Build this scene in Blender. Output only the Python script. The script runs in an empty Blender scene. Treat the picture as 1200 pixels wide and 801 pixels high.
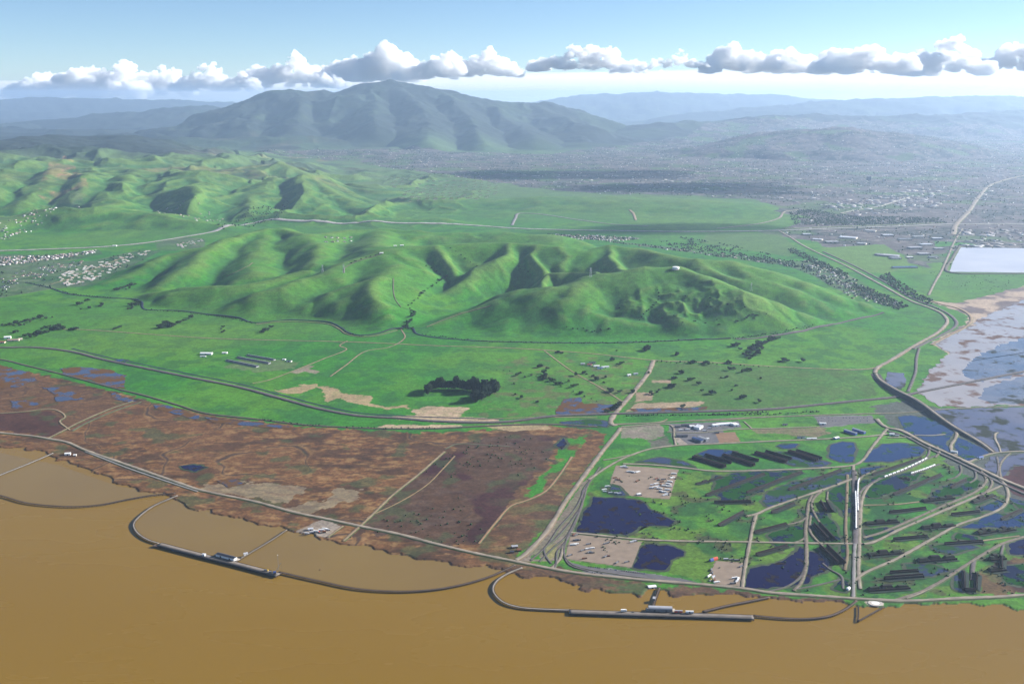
import bpy, bmesh, math, random, time
T0 = time.time()
import numpy as np
R = math.radians
sc = bpy.context.scene
C = sc.collection
random.seed(7)
rng = np.random.default_rng(7)

# ------------------------------------------------------------------ camera
PW, PH = 1200.0, 801.0
CAM_H = 1000.0
LENS = 35.0
FPX = LENS / 36.0 * PW
PITCH = R(13.88)
CP, SP = math.cos(PITCH), math.sin(PITCH)
cam = bpy.data.cameras.new('camera')
cam.lens = LENS; cam.sensor_width = 36.0
cam.clip_start = 1.0; cam.clip_end = 400000.0
cam_o = bpy.data.objects.new('camera', cam)
C.objects.link(cam_o)
cam_o.location = (0, 0, CAM_H)
cam_o.rotation_euler = (math.pi / 2 - PITCH, 0, 0)
sc.camera = cam_o

def at(px, py, z=2.0):
    """the point of the level z that the photograph shows at a pixel"""
    u = (px - PW / 2) / FPX; v = (PH / 2 - py) / FPX
    dz = -SP + v * CP
    t = (z - CAM_H) / dz
    return (u * t, (CP + v * SP) * t)

def atd(px, py, d):
    """the point at distance d that the photograph shows at a pixel"""
    u = (px - PW / 2) / FPX; v = (PH / 2 - py) / FPX
    t = d / (CP + v * SP)
    return (u * t, d, CAM_H + (-SP + v * CP) * t)

def gp(pts, z=2.0):
    return np.array([at(a, b, z) for a, b in pts])

# ------------------------------------------------------------------ noise
def _hash(ix, iy, seed):
    h = (ix.astype(np.int64) * 374761393 + iy.astype(np.int64) * 668265263 + seed * 1442695041) & 0xFFFFFFFF
    h = ((h ^ (h >> 13)) * 1274126177) & 0xFFFFFFFF
    h = h ^ (h >> 16)
    return (h & 0xFFFF).astype(np.float32) / 65535.0

def vn(x, y, seed=0):
    x = np.asarray(x, dtype=np.float64); y = np.asarray(y, dtype=np.float64)
    ix = np.floor(x); iy = np.floor(y)
    fx = (x - ix).astype(np.float32); fy = (y - iy).astype(np.float32)
    ix = ix.astype(np.int64); iy = iy.astype(np.int64)
    fx = fx * fx * fx * (fx * (fx * 6 - 15) + 10); fy = fy * fy * fy * (fy * (fy * 6 - 15) + 10)
    a = _hash(ix, iy, seed); b = _hash(ix + 1, iy, seed)
    c = _hash(ix, iy + 1, seed); d = _hash(ix + 1, iy + 1, seed)
    return a + (b - a) * fx + (c - a) * fy + (a - b - c + d) * fx * fy

def fbm(x, y, scale, octv=4, seed=0, gain=0.5):
    s = 0.0; amp = 1.0; tot = 0.0
    x = x / scale; y = y / scale
    for o in range(octv):
        s = s + amp * vn(x, y, seed + o * 17); tot += amp
        amp *= gain
        x, y = 1.9 * (0.8 * x + 0.6 * y) + 11.3, 1.9 * (-0.6 * x + 0.8 * y) + 5.7
    return s / tot

def ridged(x, y, scale, octv=4, seed=0):
    s = 0.0; amp = 1.0; tot = 0.0; w = 1.0
    x = x / scale; y = y / scale
    for o in range(octv):
        n = 1 - np.abs(2 * vn(x, y, seed + o * 13) - 1)
        n = n * n
        s = s + amp * n * w; tot += amp
        w = np.clip(n * 1.6, 0, 1)
        amp *= 0.5
        x, y = 2.05 * (0.8 * x + 0.6 * y) + 3.3, 2.05 * (-0.6 * x + 0.8 * y) + 8.7
    return s / tot

def sstep(a, b, x):
    t = np.clip((x - a) / (b - a), 0, 1)
    return t * t * (3 - 2 * t)

def inpoly(x, y, poly):
    """boolean mask of points inside a polygon (points may be any shape)"""
    out = np.zeros(x.shape, dtype=bool)
    x0, y0 = poly.min(0); x1, y1 = poly.max(0)
    m = (x >= x0) & (x <= x1) & (y >= y0) & (y <= y1)
    if not m.any():
        return out
    xs = x[m]; ys = y[m]
    r = np.zeros(xs.shape, dtype=bool)
    n = len(poly); j = n - 1
    for i in range(n):
        xi, yi = poly[i]; xj, yj = poly[j]
        if yi != yj:
            cond = ((yi > ys) != (yj > ys)) & (xs < (xj - xi) * (ys - yi) / (yj - yi) + xi)
            r ^= cond
        j = i
    out[m] = r
    return out

# ------------------------------------------------------------------ terrain heights
LAND = 2.0
SHORE = [(-420, 505), (-150, 515), (0, 523), (30, 524), (34, 527), (54, 532), (66, 539), (90, 544), (114, 553), (138, 565), (162, 576),
         (190, 578), (206, 582), (210, 586), (219, 595), (255, 601), (270, 605), (300, 613), (333, 617), (337, 623), (375, 630), (402, 637), (428, 641),
         (470, 650), (520, 660), (545, 664), (575, 664), (600, 670), (610, 676), (645, 676), (665, 682), (682, 690), (712, 692), (750, 697),
         (762, 690), (780, 694), (795, 699), (825, 698), (840, 696), (875, 696), (900, 700), (920, 705), (937, 708), (970, 705), (995, 707),
         (1010, 712), (1030, 710), (1075, 708), (1112, 709), (1175, 706), (1187, 712), (1200, 714), (1400, 722), (1800, 735)]
SHORE_P = gp(SHORE, 0.0)
LAND_POLY = np.vstack([SHORE_P, [[60000, 2200], [60000, 90000], [-60000, 90000], [-60000, SHORE_P[0][1] + 100]]])

# ridges of the near hills: pixel and height of each crest point
RIDGES = [
    # the long front crest with the tank on it
    ([(500, 384, 4), (547, 366, 40), (591, 353, 82), (615, 342, 112), (645, 337, 140), (670, 333, 155), (691, 324, 172), (733, 317, 192), (757, 314, 196), (791, 313, 200),
      (819, 321, 188), (862, 338, 150), (901, 353, 95), (935, 366, 50), (966, 379, 6)], .50, 55),
    ([(672, 334, 150), (660, 350, 112), (653, 368, 66), (650, 386, 22)], .46, 40),
    ([(612, 343, 105), (603, 358, 75), (598, 374, 40), (594, 390, 8)], .42, 40),
    ([(706, 322, 172), (690, 345, 118), (683, 362, 82), (712, 373, 55), (748, 377, 42), (776, 383, 26)], .46, 40),
    ([(740, 317, 190), (739, 335, 140), (742, 352, 100), (748, 366, 62)], .50, 40),
    ([(791, 313, 200), (782, 332, 150), (786, 352, 104), (795, 372, 60), (806, 388, 20)], .48, 40),
    ([(835, 329, 172), (832, 345, 120), (840, 362, 80), (850, 380, 36), (852, 392, 8)], .52, 30),
    ([(880, 345, 118), (880, 360, 82), (890, 376, 40), (898, 386, 12)], .52, 26),
    # back crest
    ([(449, 296, 166), (466, 290, 178), (500, 288, 184), (528, 286, 190), (564, 284, 198), (593, 284, 202), (615, 286, 198), (632, 287, 200), (655, 288, 200), (689, 293, 188),
      (714, 288, 202), (748, 291, 200), (785, 299, 192), (816, 306, 180), (856, 308, 168), (901, 317, 146), (935, 328, 116), (975, 345, 68), (1006, 354, 34), (1034, 365, 4)], .44, 70),
    ([(510, 289, 186), (520, 300, 158), (532, 313, 118), (538, 322, 90)], .58, 30),
    ([(601, 286, 200), (597, 298, 172), (582, 306, 152), (562, 316, 122), (545, 329, 86), (522, 343, 48), (500, 356, 20)], .52, 34),
    ([(634, 287, 200), (625, 297, 176), (632, 307, 148), (641, 318, 116)], .60, 24),
    ([(657, 289, 200), (667, 299, 170), (662, 311, 134)], .58, 26),
    ([(714, 288, 202), (711, 298, 186), (722, 311, 160), (730, 316, 176)], .64, 26),
    ([(700, 318, 158), (672, 319, 140), (648, 322, 124), (638, 331, 104), (628, 340, 96)], .58, 22),
    ([(816, 306, 180), (826, 314, 160), (850, 324, 136), (890, 336, 104), (935, 350, 66), (968, 362, 30)], .40, 30),
    ([(856, 308, 168), (880, 322, 140), (920, 338, 100), (960, 352, 58), (990, 364, 22)], .40, 40),
    # left group
    ([(449, 296, 166), (412, 308, 142), (385, 321, 122), (353, 330, 104), (328, 337, 92), (303, 343, 78), (284, 354, 44), (264, 367, 4)], .50, 40),
    ([(452, 297, 166), (460, 312, 142), (440, 326, 126), (418, 333, 108), (391, 343, 80), (364, 355, 44), (346, 368, 8)], .46, 40),
    ([(440, 326, 126), (434, 340, 112), (438, 354, 80), (447, 368, 44), (446, 384, 8)], .54, 34),
    ([(462, 293, 176), (475, 303, 152), (492, 317, 112), (502, 330, 70)], .54, 34),
    ([(460, 312, 142), (462, 330, 104), (464, 345, 76), (468, 362, 40)], .44, 40),
    ([(171, 355, 3), (187, 342, 38), (216, 337, 62), (254, 337, 72), (292, 331, 86), (326, 325, 96), (358, 318, 108)], .52, 40),
    ([(330, 268, 140), (313, 269, 146), (282, 274, 148), (252, 286, 132), (236, 297, 116), (217, 316, 80), (192, 336, 26)], .56, 40),
    ([(236, 291, 118), (205, 296, 96), (180, 308, 70), (150, 322, 34), (115, 336, 4)], .44, 50),
    ([(313, 269, 146), (302, 284, 120), (296, 304, 92), (300, 318, 80)], .44, 50),
    ([(330, 268, 140), (360, 275, 150), (372, 290, 128), (370, 308, 104)], .50, 40),
    ([(360, 275, 150), (402, 272, 132), (448, 268, 128), (500, 272, 120), (560, 272, 110), (640, 276, 110)], .36, 60),
    ([(448, 268, 128), (441, 284, 146), (449, 296, 166)], .40, 50),
    # the far left range beyond the freeway: low rounded front, then bare slopes
    ([(-60, 262, 60), (0, 258, 74), (50, 252, 90), (110, 250, 96), (160, 252, 84), (220, 258, 60), (260, 264, 30)], .34, 70),
    ([(110, 250, 96), (130, 236, 130), (120, 226, 150)], .4, 60),
    ([(230, 246, 70), (270, 232, 110), (300, 222, 140), (330, 214, 170), (352, 212, 172), (380, 222, 130), (410, 236, 80), (440, 248, 30)], .42, 60),
    ([(300, 222, 140), (290, 238, 100), (300, 250, 60)], .42, 50),
    ([(352, 212, 172), (360, 228, 120), (378, 244, 60)], .42, 50),
    ([(200, 214, 200), (230, 206, 220), (270, 198, 220), (300, 196, 210), (340, 200, 180)], .38, 80),
    ([(230, 206, 220), (235, 224, 160), (215, 238, 110)], .42, 60),
    ([(-80, 200, 300), (-20, 192, 320), (40, 190, 330), (75, 186, 345), (110, 192, 310), (150, 188, 300), (200, 186, 280), (250, 186, 260)], .42, 90),
    ([(75, 186, 345), (62, 204, 250), (45, 220, 180), (30, 234, 120)], .5, 60),
    ([(110, 192, 310), (105, 210, 220), (90, 226, 160)], .5, 60),
    ([(150, 188, 300), (150, 204, 230), (140, 222, 160)], .5, 60),
    ([(0, 192, 320), (0, 210, 230), (-6, 226, 170)], .5, 60),
    ([(-120, 176, 400), (0, 172, 410), (60, 168, 400), (130, 172, 380), (190, 176, 350), (240, 178, 300)], .38, 100),
    ([(-140, 154, 470), (-40, 160, 470), (20, 158, 480), (50, 155, 485), (90, 152, 490), (130, 153, 480), (160, 160, 430), (190, 168, 360)], .30, 150),
    # the small dark hill and low knolls before the mountain
    ([(678, 164, 120), (695, 156, 200), (712, 156, 200), (728, 162, 130)], .34, 120),
    ([(560, 236, 40), (640, 232, 64), (720, 233, 66), (800, 236, 54), (870, 240, 30)], .14, 120),
]
# skyline: pixel and distance of each crest point (far ranges)
FAR = [
    ([(196, 158, 23000), (225, 152, 23000), (240, 149, 23200), (262, 139, 23400), (281, 129, 23600), (300, 118, 23800), (320, 107.5, 24000), (340, 105, 24000), (360, 106.5, 24000), (380, 107, 24000),
      (399, 112, 24000), (412, 105, 24000), (430, 96.5, 24000), (445, 96, 24000), (460, 97, 24000), (480, 99.5, 24000), (500, 102, 24000), (525, 106, 24000), (550, 112, 24000), (575, 116, 24000),
      (600, 118, 24200), (640, 122, 24500), (675, 130, 24800), (705, 139, 25000), (730, 150, 25000)], .36, 200),
    ([(-200, 150, 33000), (-100, 146, 33000), (0, 145, 33000), (60, 140, 33000), (110, 134, 33000), (130, 132, 33000), (165, 131, 33000), (220, 125, 33000), (240, 124, 33000), (270, 130, 33000), (330, 136, 33000)], .22, 300),
    ([(600, 122, 50000), (675, 112, 50000), (765, 107, 50000), (810, 109, 50000), (850, 110, 50000), (910, 111, 50000), (960, 116, 50000), (1040, 120, 50000)], .2, 500),
    ([(820, 130, 38000), (900, 125, 38000), (960, 119, 38000), (990, 117, 38000), (1075, 114, 38000), (1140, 112, 38000), (1175, 111.5, 38000), (1200, 114, 38000), (1300, 112, 38000), (1450, 120, 38000)], .2, 400),
    ([(760, 146, 24000), (820, 142, 25000), (900, 138, 26000), (960, 134, 27000), (1040, 137, 27000), (1100, 133, 27000), (1200, 130, 28000), (1300, 130, 28000)], .2, 300),
    ([(900, 156, 18500), (940, 150, 18500), (980, 149, 18500), (1020, 153, 18500), (1060, 158, 18500)], .2, 200),
    ([(-400, 121, 52000), (-100, 117, 52000), (0, 116, 52000), (100, 114, 52000), (200, 117, 52000), (340, 122, 52000)], .2, 500),
    # spurs of the mountain
    ([(345, 105, 24000), (352, 118, 23000), (350, 135, 21800), (345, 152, 20600)], .42, 80),
    ([(320, 107.5, 24000), (305, 126, 22800), (290, 144, 21600)], .42, 80),
    ([(380, 107, 24000), (392, 124, 22800), (400, 142, 21600), (405, 158, 20400)], .42, 80),
    ([(430, 96.5, 24000), (440, 112, 22800), (436, 130, 21600), (442, 148, 20400)], .42, 80),
    ([(460, 97, 24000), (480, 115, 22600), (495, 133, 21300), (500, 150, 20000), (505, 164, 18800)], .42, 80),
    ([(510, 104, 24000), (535, 122, 22500), (548, 138, 21200), (560, 156, 19800), (568, 168, 18800)], .40, 80),
    ([(560, 114, 24000), (590, 132, 22600), (610, 146, 21200), (625, 160, 19800)], .38, 80),
    ([(620, 120, 24300), (650, 135, 23000), (680, 146, 21600)], .34, 100),
]

def _poly3(pts, far):
    if far:
        return np.array([atd(*p) for p in pts])
    return np.array([(*at(a, b, z), z) for a, b, z in pts])
RIDGE3 = [(_poly3(p, False), a * (1.42 if 8 < i < 15 else 1.06 if i < 17 else .92), r * (.8 if 8 < i < 15 else 1.0 if i < 17 else 1.3)) for i, (p, a, r) in enumerate(RIDGES)]
FAR3 = [(_poly3(p, True), a, r) for p, a, r in FAR]

def ridge_h(x, y, P, a, r, dmul):
    best = np.full(x.shape, -1e4)
    for i in range(len(P) - 1):
        ax, ay, az = P[i]; bx, by, bz = P[i + 1]
        dx, dy = bx - ax, by - ay
        L2 = dx * dx + dy * dy
        t = np.clip(((x - ax) * dx + (y - ay) * dy) / L2, 0, 1)
        d = np.hypot(x - ax - t * dx, y - ay - t * dy) * dmul
        h = az + (bz - az) * t - a * (np.sqrt(d * d + r * r) - r)
        best = np.maximum(best, h)
    return best

def heights(x, y):
    """ground level at points (flat arrays)"""
    x = np.asarray(x, dtype=np.float64); y = np.asarray(y, dtype=np.float64)
    h = np.zeros(x.shape)
    # near and middle hills
    m = (y > 3700) & (y < 24000)
    if m.any():
        xs, ys = x[m], y[m]
        k = np.clip(ys / 5000.0, 1, 2.2)
        wx = (fbm(xs, ys, 260, 3, 3) - .5) * 75 * k; wy = (fbm(xs, ys, 260, 3, 5) - .5) * 75 * k
        xw, yw = xs + wx, ys + wy
        dm = 1 + .40 * (fbm(xs, ys, 210, 2, 9) - .5)
        T = 8.5
        acc = np.ones(xs.shape)
        for P, a, r in RIDGE3:
            ext = P[:, 2].max() / a + 3 * r + 100
            b = (xw > P[:, 0].min() - ext) & (xw < P[:, 0].max() + ext) & (yw > P[:, 1].min() - ext) & (yw < P[:, 1].max() + ext)
            if not b.any():
                continue
            hh = ridge_h(xw[b], yw[b], P, a, r, dm[b])
            acc[b] += np.exp(np.clip(hh / T, -40, 90))
        hs = T * np.log(acc)
        rough = sstep(10, 80, hs)
        hs = hs + rough * ((fbm(xs, ys, 120, 4, 21) - .5) * 7 + (ridged(xs, ys, 420, 3, 31) - .4) * 14)
        # rumpled landslip ground on the face below the tank
        sl = np.exp(-(((xs - 780) / 330) ** 2 + ((ys - 4330) / 170) ** 2))
        hs = hs + sl * rough * (ridged(xs, ys, 90, 4, 77) - .5) * 26
        h[m] = hs
    # rough uplands behind
    m = (y > 8200) & (y < 32000)
    if m.any():
        xs, ys = x[m], y[m]
        lx = xs / ys
        left = sstep(-.14, -.26, lx) * sstep(8600, 11500, ys) * sstep(21000, 15000, ys)
        foot = sstep(14500, 20500, ys) * sstep(.14, -.02, lx)
        foot2 = sstep(17000, 24000, ys) * sstep(-.05, .15, lx)
        hs = left * (20 + 190 * ridged(xs, ys, 1500, 4, 41)) + foot * 260 * ridged(xs, ys, 2300, 4, 51) + foot2 * 200 * ridged(xs, ys, 2600, 4, 53)
        h[m] = np.maximum(h[m], 0) * (1 - .35 * left) + hs * np.where(h[m] > 60, .7, 1)
    # rolling green country between the near hills and the uplands, and the gently waved plain right of it
    m = (y > 6600) & (y < 15500)
    if m.any():
        xs, ys = x[m], y[m]; lx = xs / ys
        a = sstep(7300, 8300, ys) * sstep(15000, 12500, ys) * sstep(.0, -.10, lx)
        b = sstep(7900, 8900, ys) * sstep(12500, 11000, ys) * sstep(-.12, .0, lx) * sstep(.30, .22, lx)
        wx = (fbm(xs, ys, 500, 2, 65) - .5) * 300
        h[m] = h[m] + a * (105 * ridged(xs + wx, ys * .8, 760, 4, 67) - 12) + b * 46 * (fbm(xs + wx, ys * .55, 620, 3, 69) - .35)
        h[m] = np.maximum(h[m], 0)
    m = y > 15000
    if m.any():
        xs, ys = x[m], y[m]
        wx = (fbm(xs, ys, 1400, 4, 61) - .5) * 700; wy = (fbm(xs, ys, 1400, 4, 63) - .5) * 700
        hf = np.zeros(xs.shape)
        for i, (P, a, r) in enumerate(FAR3):
            main = i < 7
            ext = P[:, 2].max() / a * 1.3 + 3 * r
            b = (xs > P[:, 0].min() - ext) & (xs < P[:, 0].max() + ext) & (ys > P[:, 1].min() - ext) & (ys < P[:, 1].max() + ext)
            if not b.any():
                continue
            f = .12 if main else .55
            dm = 1 + .5 * (fbm(xs[b], ys[b], 900, 3, 71) - .5)
            hh = ridge_h(xs[b] + wx[b] * f, ys[b] + wy[b] * f, P, a, r, dm)
            hf[b] = np.maximum(hf[b], hh)
        det = sstep(60, 500, hf)
        hf = hf - det * (1 - ridged(xs, ys, 1300, 5, 81)) * 130 - det * (1 - ridged(xs, ys, 520, 4, 83)) * 60 + det * 105
        h[m] = np.maximum(h[m], hf)
    # very gentle swell of the flats, then the bay
    h = h + LAND + (fbm(x, y, 300, 2, 91) - .5) * 1.0 * sstep(3000, 4200, y)
    wv = np.clip(y / 2300.0, .8, 1)
    m = (y < 3400)
    if m.any():
        xs = x[m] + (fbm(x[m], y[m], 26, 3, 101) - .5) * 16; ys = y[m] + (fbm(x[m], y[m], 30, 4, 103) - .5) * 42
        ins = inpoly(xs, ys, LAND_POLY)
        hm = h[m]
        hm[~ins] = -1.0
        h[m] = hm
    return h

def height1(x, y):
    return float(heights(np.array([x]), np.array([y]))[0])
# ------------------------------------------------------------------ object helpers
def tag(o, label=None, cat=None, group=None, kind=None):
    if label: o['label'] = label
    if cat: o['category'] = cat
    if group: o['group'] = group
    if kind: o['kind'] = kind
    return o

def link(name, me, parent=None, mats=()):
    o = bpy.data.objects.new(name, me)
    C.objects.link(o)
    if parent: o.parent = parent
    for m in mats:
        me.materials.append(m)
    return o

def np_mesh(name, V, F4=None, F3=None, mats=None, smooth=True):
    """mesh from arrays: quads and / or triangles"""
    me = bpy.data.meshes.new(name)
    loops = []; starts = []; n = 0
    if F4 is not None and len(F4):
        loops.append(np.asarray(F4).ravel()); starts.append(np.arange(len(F4)) * 4); n += len(F4) * 4
    if F3 is not None and len(F3):
        loops.append(np.asarray(F3).ravel()); starts.append(n + np.arange(len(F3)) * 3)
    loops = np.concatenate(loops).astype(np.int32); starts = np.concatenate(starts).astype(np.int32)
    me.vertices.add(len(V)); me.vertices.foreach_set('co', np.asarray(V, dtype=np.float32).ravel())
    me.loops.add(len(loops)); me.loops.foreach_set('vertex_index', loops)
    me.polygons.add(len(starts)); me.polygons.foreach_set('loop_start', starts)
    me.update(calc_edges=True)
    if smooth:
        me.polygons.foreach_set('use_smooth', np.ones(len(starts), dtype=bool))
    return me

def set_col(me, name, col):
    a = me.attributes.new(name, 'FLOAT_COLOR', 'POINT')
    c = np.ones((len(col), 4), dtype=np.float32); c[:, :3] = col
    a.data.foreach_set('color', c.ravel())

def set_val(me, name, v):
    a = me.attributes.new(name, 'FLOAT', 'POINT')
    a.data.foreach_set('value', np.asarray(v, dtype=np.float32))

# ------------------------------------------------------------------ materials
def newmat(name):
    m = bpy.data.materials.new(name); m.use_nodes = True
    nt = m.node_tree
    b = nt.nodes['Principled BSDF']
    return m, nt, b

def mat(name, col, rough=.8, var=.25, scale=.05, metal=0.0, spec=.3):
    """plain surface: base colour broken up by procedural noise"""
    m, nt, b = newmat(name)
    geo = nt.nodes.new('ShaderNodeNewGeometry')
    no = nt.nodes.new('ShaderNodeTexNoise'); no.inputs['Scale'].default_value = scale; no.inputs['Detail'].default_value = 5
    nt.links.new(geo.outputs['Position'], no.inputs['Vector'])
    mr = nt.nodes.new('ShaderNodeMapRange'); mr.inputs['From Min'].default_value = .25; mr.inputs['From Max'].default_value = .75
    mr.inputs['To Min'].default_value = 1 - var; mr.inputs['To Max'].default_value = 1 + var
    nt.links.new(no.outputs['Fac'], mr.inputs['Value'])
    mx = nt.nodes.new('ShaderNodeVectorMath'); mx.operation = 'SCALE'
    mx.inputs[0].default_value = col
    nt.links.new(mr.outputs['Result'], mx.inputs['Scale'])
    nt.links.new(mx.outputs['Vector'], b.inputs['Base Color'])
    b.inputs['Roughness'].default_value = rough
    b.inputs['Metallic'].default_value = metal
    b.inputs['Specular IOR Level'].default_value = spec
    return m

def ground_mat():
    m, nt, b = newmat('land_cover')
    at_ = nt.nodes.new('ShaderNodeAttribute'); at_.attribute_name = 'cover'
    geo = nt.nodes.new('ShaderNodeNewGeometry')
    prev = at_.outputs['Color']
    for sc_, lo, hi in ((.16, .72, 1.28), (.045, .8, 1.2), (.009, .86, 1.14)):
        no = nt.nodes.new('ShaderNodeTexNoise'); no.inputs['Scale'].default_value = sc_; no.inputs['Detail'].default_value = 3
        nt.links.new(geo.outputs['Position'], no.inputs['Vector'])
        mr = nt.nodes.new('ShaderNodeMapRange'); mr.inputs['From Min'].default_value = .3; mr.inputs['From Max'].default_value = .7
        mr.inputs['To Min'].default_value = lo; mr.inputs['To Max'].default_value = hi
        nt.links.new(no.outputs['Fac'], mr.inputs['Value'])
        mx = nt.nodes.new('ShaderNodeVectorMath'); mx.operation = 'SCALE'
        nt.links.new(prev, mx.inputs[0]); nt.links.new(mr.outputs['Result'], mx.inputs['Scale'])
        prev = mx.outputs['Vector']
    nt.links.new(prev, b.inputs['Base Color'])
    wet = nt.nodes.new('ShaderNodeAttribute'); wet.attribute_name = 'wet'
    mr = nt.nodes.new('ShaderNodeMapRange')
    mr.inputs['To Min'].default_value = .95; mr.inputs['To Max'].default_value = .25
    nt.links.new(wet.outputs['Fac'], mr.inputs['Value'])
    nt.links.new(mr.outputs['Result'], b.inputs['Roughness'])
    mr2 = nt.nodes.new('ShaderNodeMapRange')
    mr2.inputs['To Min'].default_value = .12; mr2.inputs['To Max'].default_value = .5
    nt.links.new(wet.outputs['Fac'], mr2.inputs['Value'])
    nt.links.new(mr2.outputs['Result'], b.inputs['Specular IOR Level'])
    return m

def water_mat(name, deep, rough=.12, reed=None, reed_amount=0.0, reed_scale=.03, shallow=None, ripple=.25, rscale=.12, spec=.5, streak=False):
    """standing water; reeds or mud bars stand out of it where a noise is high"""
    m, nt, b = newmat(name)
    geo = nt.nodes.new('ShaderNodeNewGeometry')
    no = nt.nodes.new('ShaderNodeTexNoise'); no.inputs['Scale'].default_value = .004; no.inputs['Detail'].default_value = 6; no.inputs['Roughness'].default_value = .55
    nt.links.new(geo.outputs['Position'], no.inputs['Vector'])
    mx = nt.nodes.new('ShaderNodeMix'); mx.data_type = 'RGBA'
    mx.inputs['A'].default_value = (*deep, 1); mx.inputs['B'].default_value = (*(shallow or deep), 1)
    mr = nt.nodes.new('ShaderNodeMapRange'); mr.inputs['From Min'].default_value = .36; mr.inputs['From Max'].default_value = .64
    nt.links.new(no.outputs['Fac'], mr.inputs['Value']); nt.links.new(mr.outputs['Result'], mx.inputs['Factor'])
    nt.links.new(mx.outputs['Result'], b.inputs['Base Color'])
    b.inputs['Roughness'].default_value = rough
    b.inputs['IOR'].default_value = 1.33
    b.inputs['Specular IOR Level'].default_value = spec
    wv = nt.nodes.new('ShaderNodeTexNoise'); wv.inputs['Scale'].default_value = rscale; wv.inputs['Detail'].default_value = 4
    nt.links.new(geo.outputs['Position'], wv.inputs['Vector'])
    bp = nt.nodes.new('ShaderNodeBump'); bp.inputs['Strength'].default_value = ripple; bp.inputs['Distance'].default_value = .5
    nt.links.new(wv.outputs['Fac'], bp.inputs['Height'])
    nt.links.new(bp.outputs['Normal'], b.inputs['Normal'])
    if streak:                      # wind lanes and silt drifting with the tide
        mp = nt.nodes.new('ShaderNodeVectorMath'); mp.operation = 'MULTIPLY'; mp.inputs[1].default_value = (.35, 1.0, 1.0)
        nt.links.new(geo.outputs['Position'], mp.inputs[0])
        sn = nt.nodes.new('ShaderNodeTexNoise'); sn.inputs['Scale'].default_value = .0075; sn.inputs['Detail'].default_value = 4; sn.inputs['Roughness'].default_value = .5; sn.inputs['Distortion'].default_value = .2
        nt.links.new(mp.outputs['Vector'], sn.inputs['Vector'])
        m2 = nt.nodes.new('ShaderNodeMapRange'); m2.inputs['From Min'].default_value = .25; m2.inputs['From Max'].default_value = .75; m2.inputs['To Min'].default_value = .17; m2.inputs['To Max'].default_value = .36
        nt.links.new(sn.outputs['Fac'], m2.inputs['Value']); nt.links.new(m2.outputs['Result'], b.inputs['Roughness'])
        no.inputs['Scale'].default_value = .0018; no.inputs['Detail'].default_value = 3; mr.inputs['From Min'].default_value = .2; mr.inputs['From Max'].default_value = .8; nt.links.new(mp.outputs['Vector'], no.inputs['Vector'])
    if reed is not None:
        d = nt.nodes.new('ShaderNodeBsdfDiffuse')
        rn = nt.nodes.new('ShaderNodeTexNoise'); rn.inputs['Scale'].default_value = reed_scale; rn.inputs['Detail'].default_value = 7; rn.inputs['Roughness'].default_value = .62
        nt.links.new(geo.outputs['Position'], rn.inputs['Vector'])
        r2 = nt.nodes.new('ShaderNodeMapRange'); t = .5 + .11 * (1 - 2 * reed_amount)
        r2.inputs['From Min'].default_value = t - .025; r2.inputs['From Max'].default_value = t + .035
        nt.links.new(rn.outputs['Fac'], r2.inputs['Value'])
        d.inputs['Color'].default_value = (*reed, 1)
        ms = nt.nodes.new('ShaderNodeMixShader')
        nt.links.new(r2.outputs['Result'], ms.inputs['Fac'])
        nt.links.new(b.outputs['BSDF'], ms.inputs[1]); nt.links.new(d.outputs['BSDF'], ms.inputs[2])
        nt.links.new(ms.outputs['Shader'], nt.nodes['Material Output'].inputs['Surface'])
    return m

# ------------------------------------------------------------------ land cover
G1 = np.array((.030, .155, .013)); G2 = np.array((.060, .178, .015)); GD = np.array((.020, .098, .022)); GY = np.array((.085, .165, .026))
MARSH = np.array((.140, .066, .026)); MARSHD = np.array((.050, .026, .015)); MARSHT = np.array((.29, .18, .075)); MAROON = np.array((.042, .014, .015))
MUD = np.array((.36, .26, .17)); TAN = np.array((.30, .22, .12)); GRAVEL = np.array((.30, .25, .20)); PAD = np.array((.23, .18, .135))
ASPH = np.array((.12, .115, .12)); CITY = np.array((.085, .075, .075)); OAK = np.array((.024, .034, .030))

def mixc(col, new, w):
    return col + (new - col) * w[:, None]

# zones: outline in the photograph's pixels, colour, edge wobble in metres
Z_MARSH = [(-420, 388), (-120, 405), (0, 428), (30, 435), (75, 445), (135, 459), (170, 468), (210, 478), (240, 486), (300, 493), (360, 500), (440, 504), (500, 507), (560, 504), (600, 501),
           (650, 500), (690, 503), (712, 508), (702, 530), (684, 552), (668, 576), (650, 602), (626, 634), (606, 652), (640, 660), (700, 676), (760, 684), (830, 688), (905, 697), (990, 703), (1010, 720),
           (900, 720), (560, 712), (400, 690), (200, 650), (0, 590), (-420, 540)]
Z_MARSH_DARK = [(520, 532), (560, 514), (600, 509), (655, 511), (640, 540), (604, 578), (566, 634), (520, 642), (430, 622), (408, 632), (440, 600)]
Z_MARSH_LEFT = [(-420, 400), (0, 440), (60, 448), (130, 462), (150, 470), (92, 498), (60, 512), (0, 505), (-420, 500)]
Z_MAROON1 = [(0, 484), (55, 481), (72, 494), (78, 502), (58, 512), (0, 504), (-200, 500), (-200, 484)]
Z_TANPOOL = [(232, 572), (246, 566), (270, 564), (320, 566), (356, 571), (362, 577), (345, 580), (338, 588), (318, 586), (290, 583), (262, 580), (242, 577)]
Z_TANPOOL2 = [(392, 574), (424, 573), (420, 582), (402, 590), (380, 597), (352, 603), (330, 597), (362, 588), (388, 584)]
Z_GREENSTRIP = [(664, 514), (690, 508), (684, 520), (664, 545), (647, 563), (630, 578), (608, 590), (622, 571), (646, 545), (654, 528)]
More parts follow.
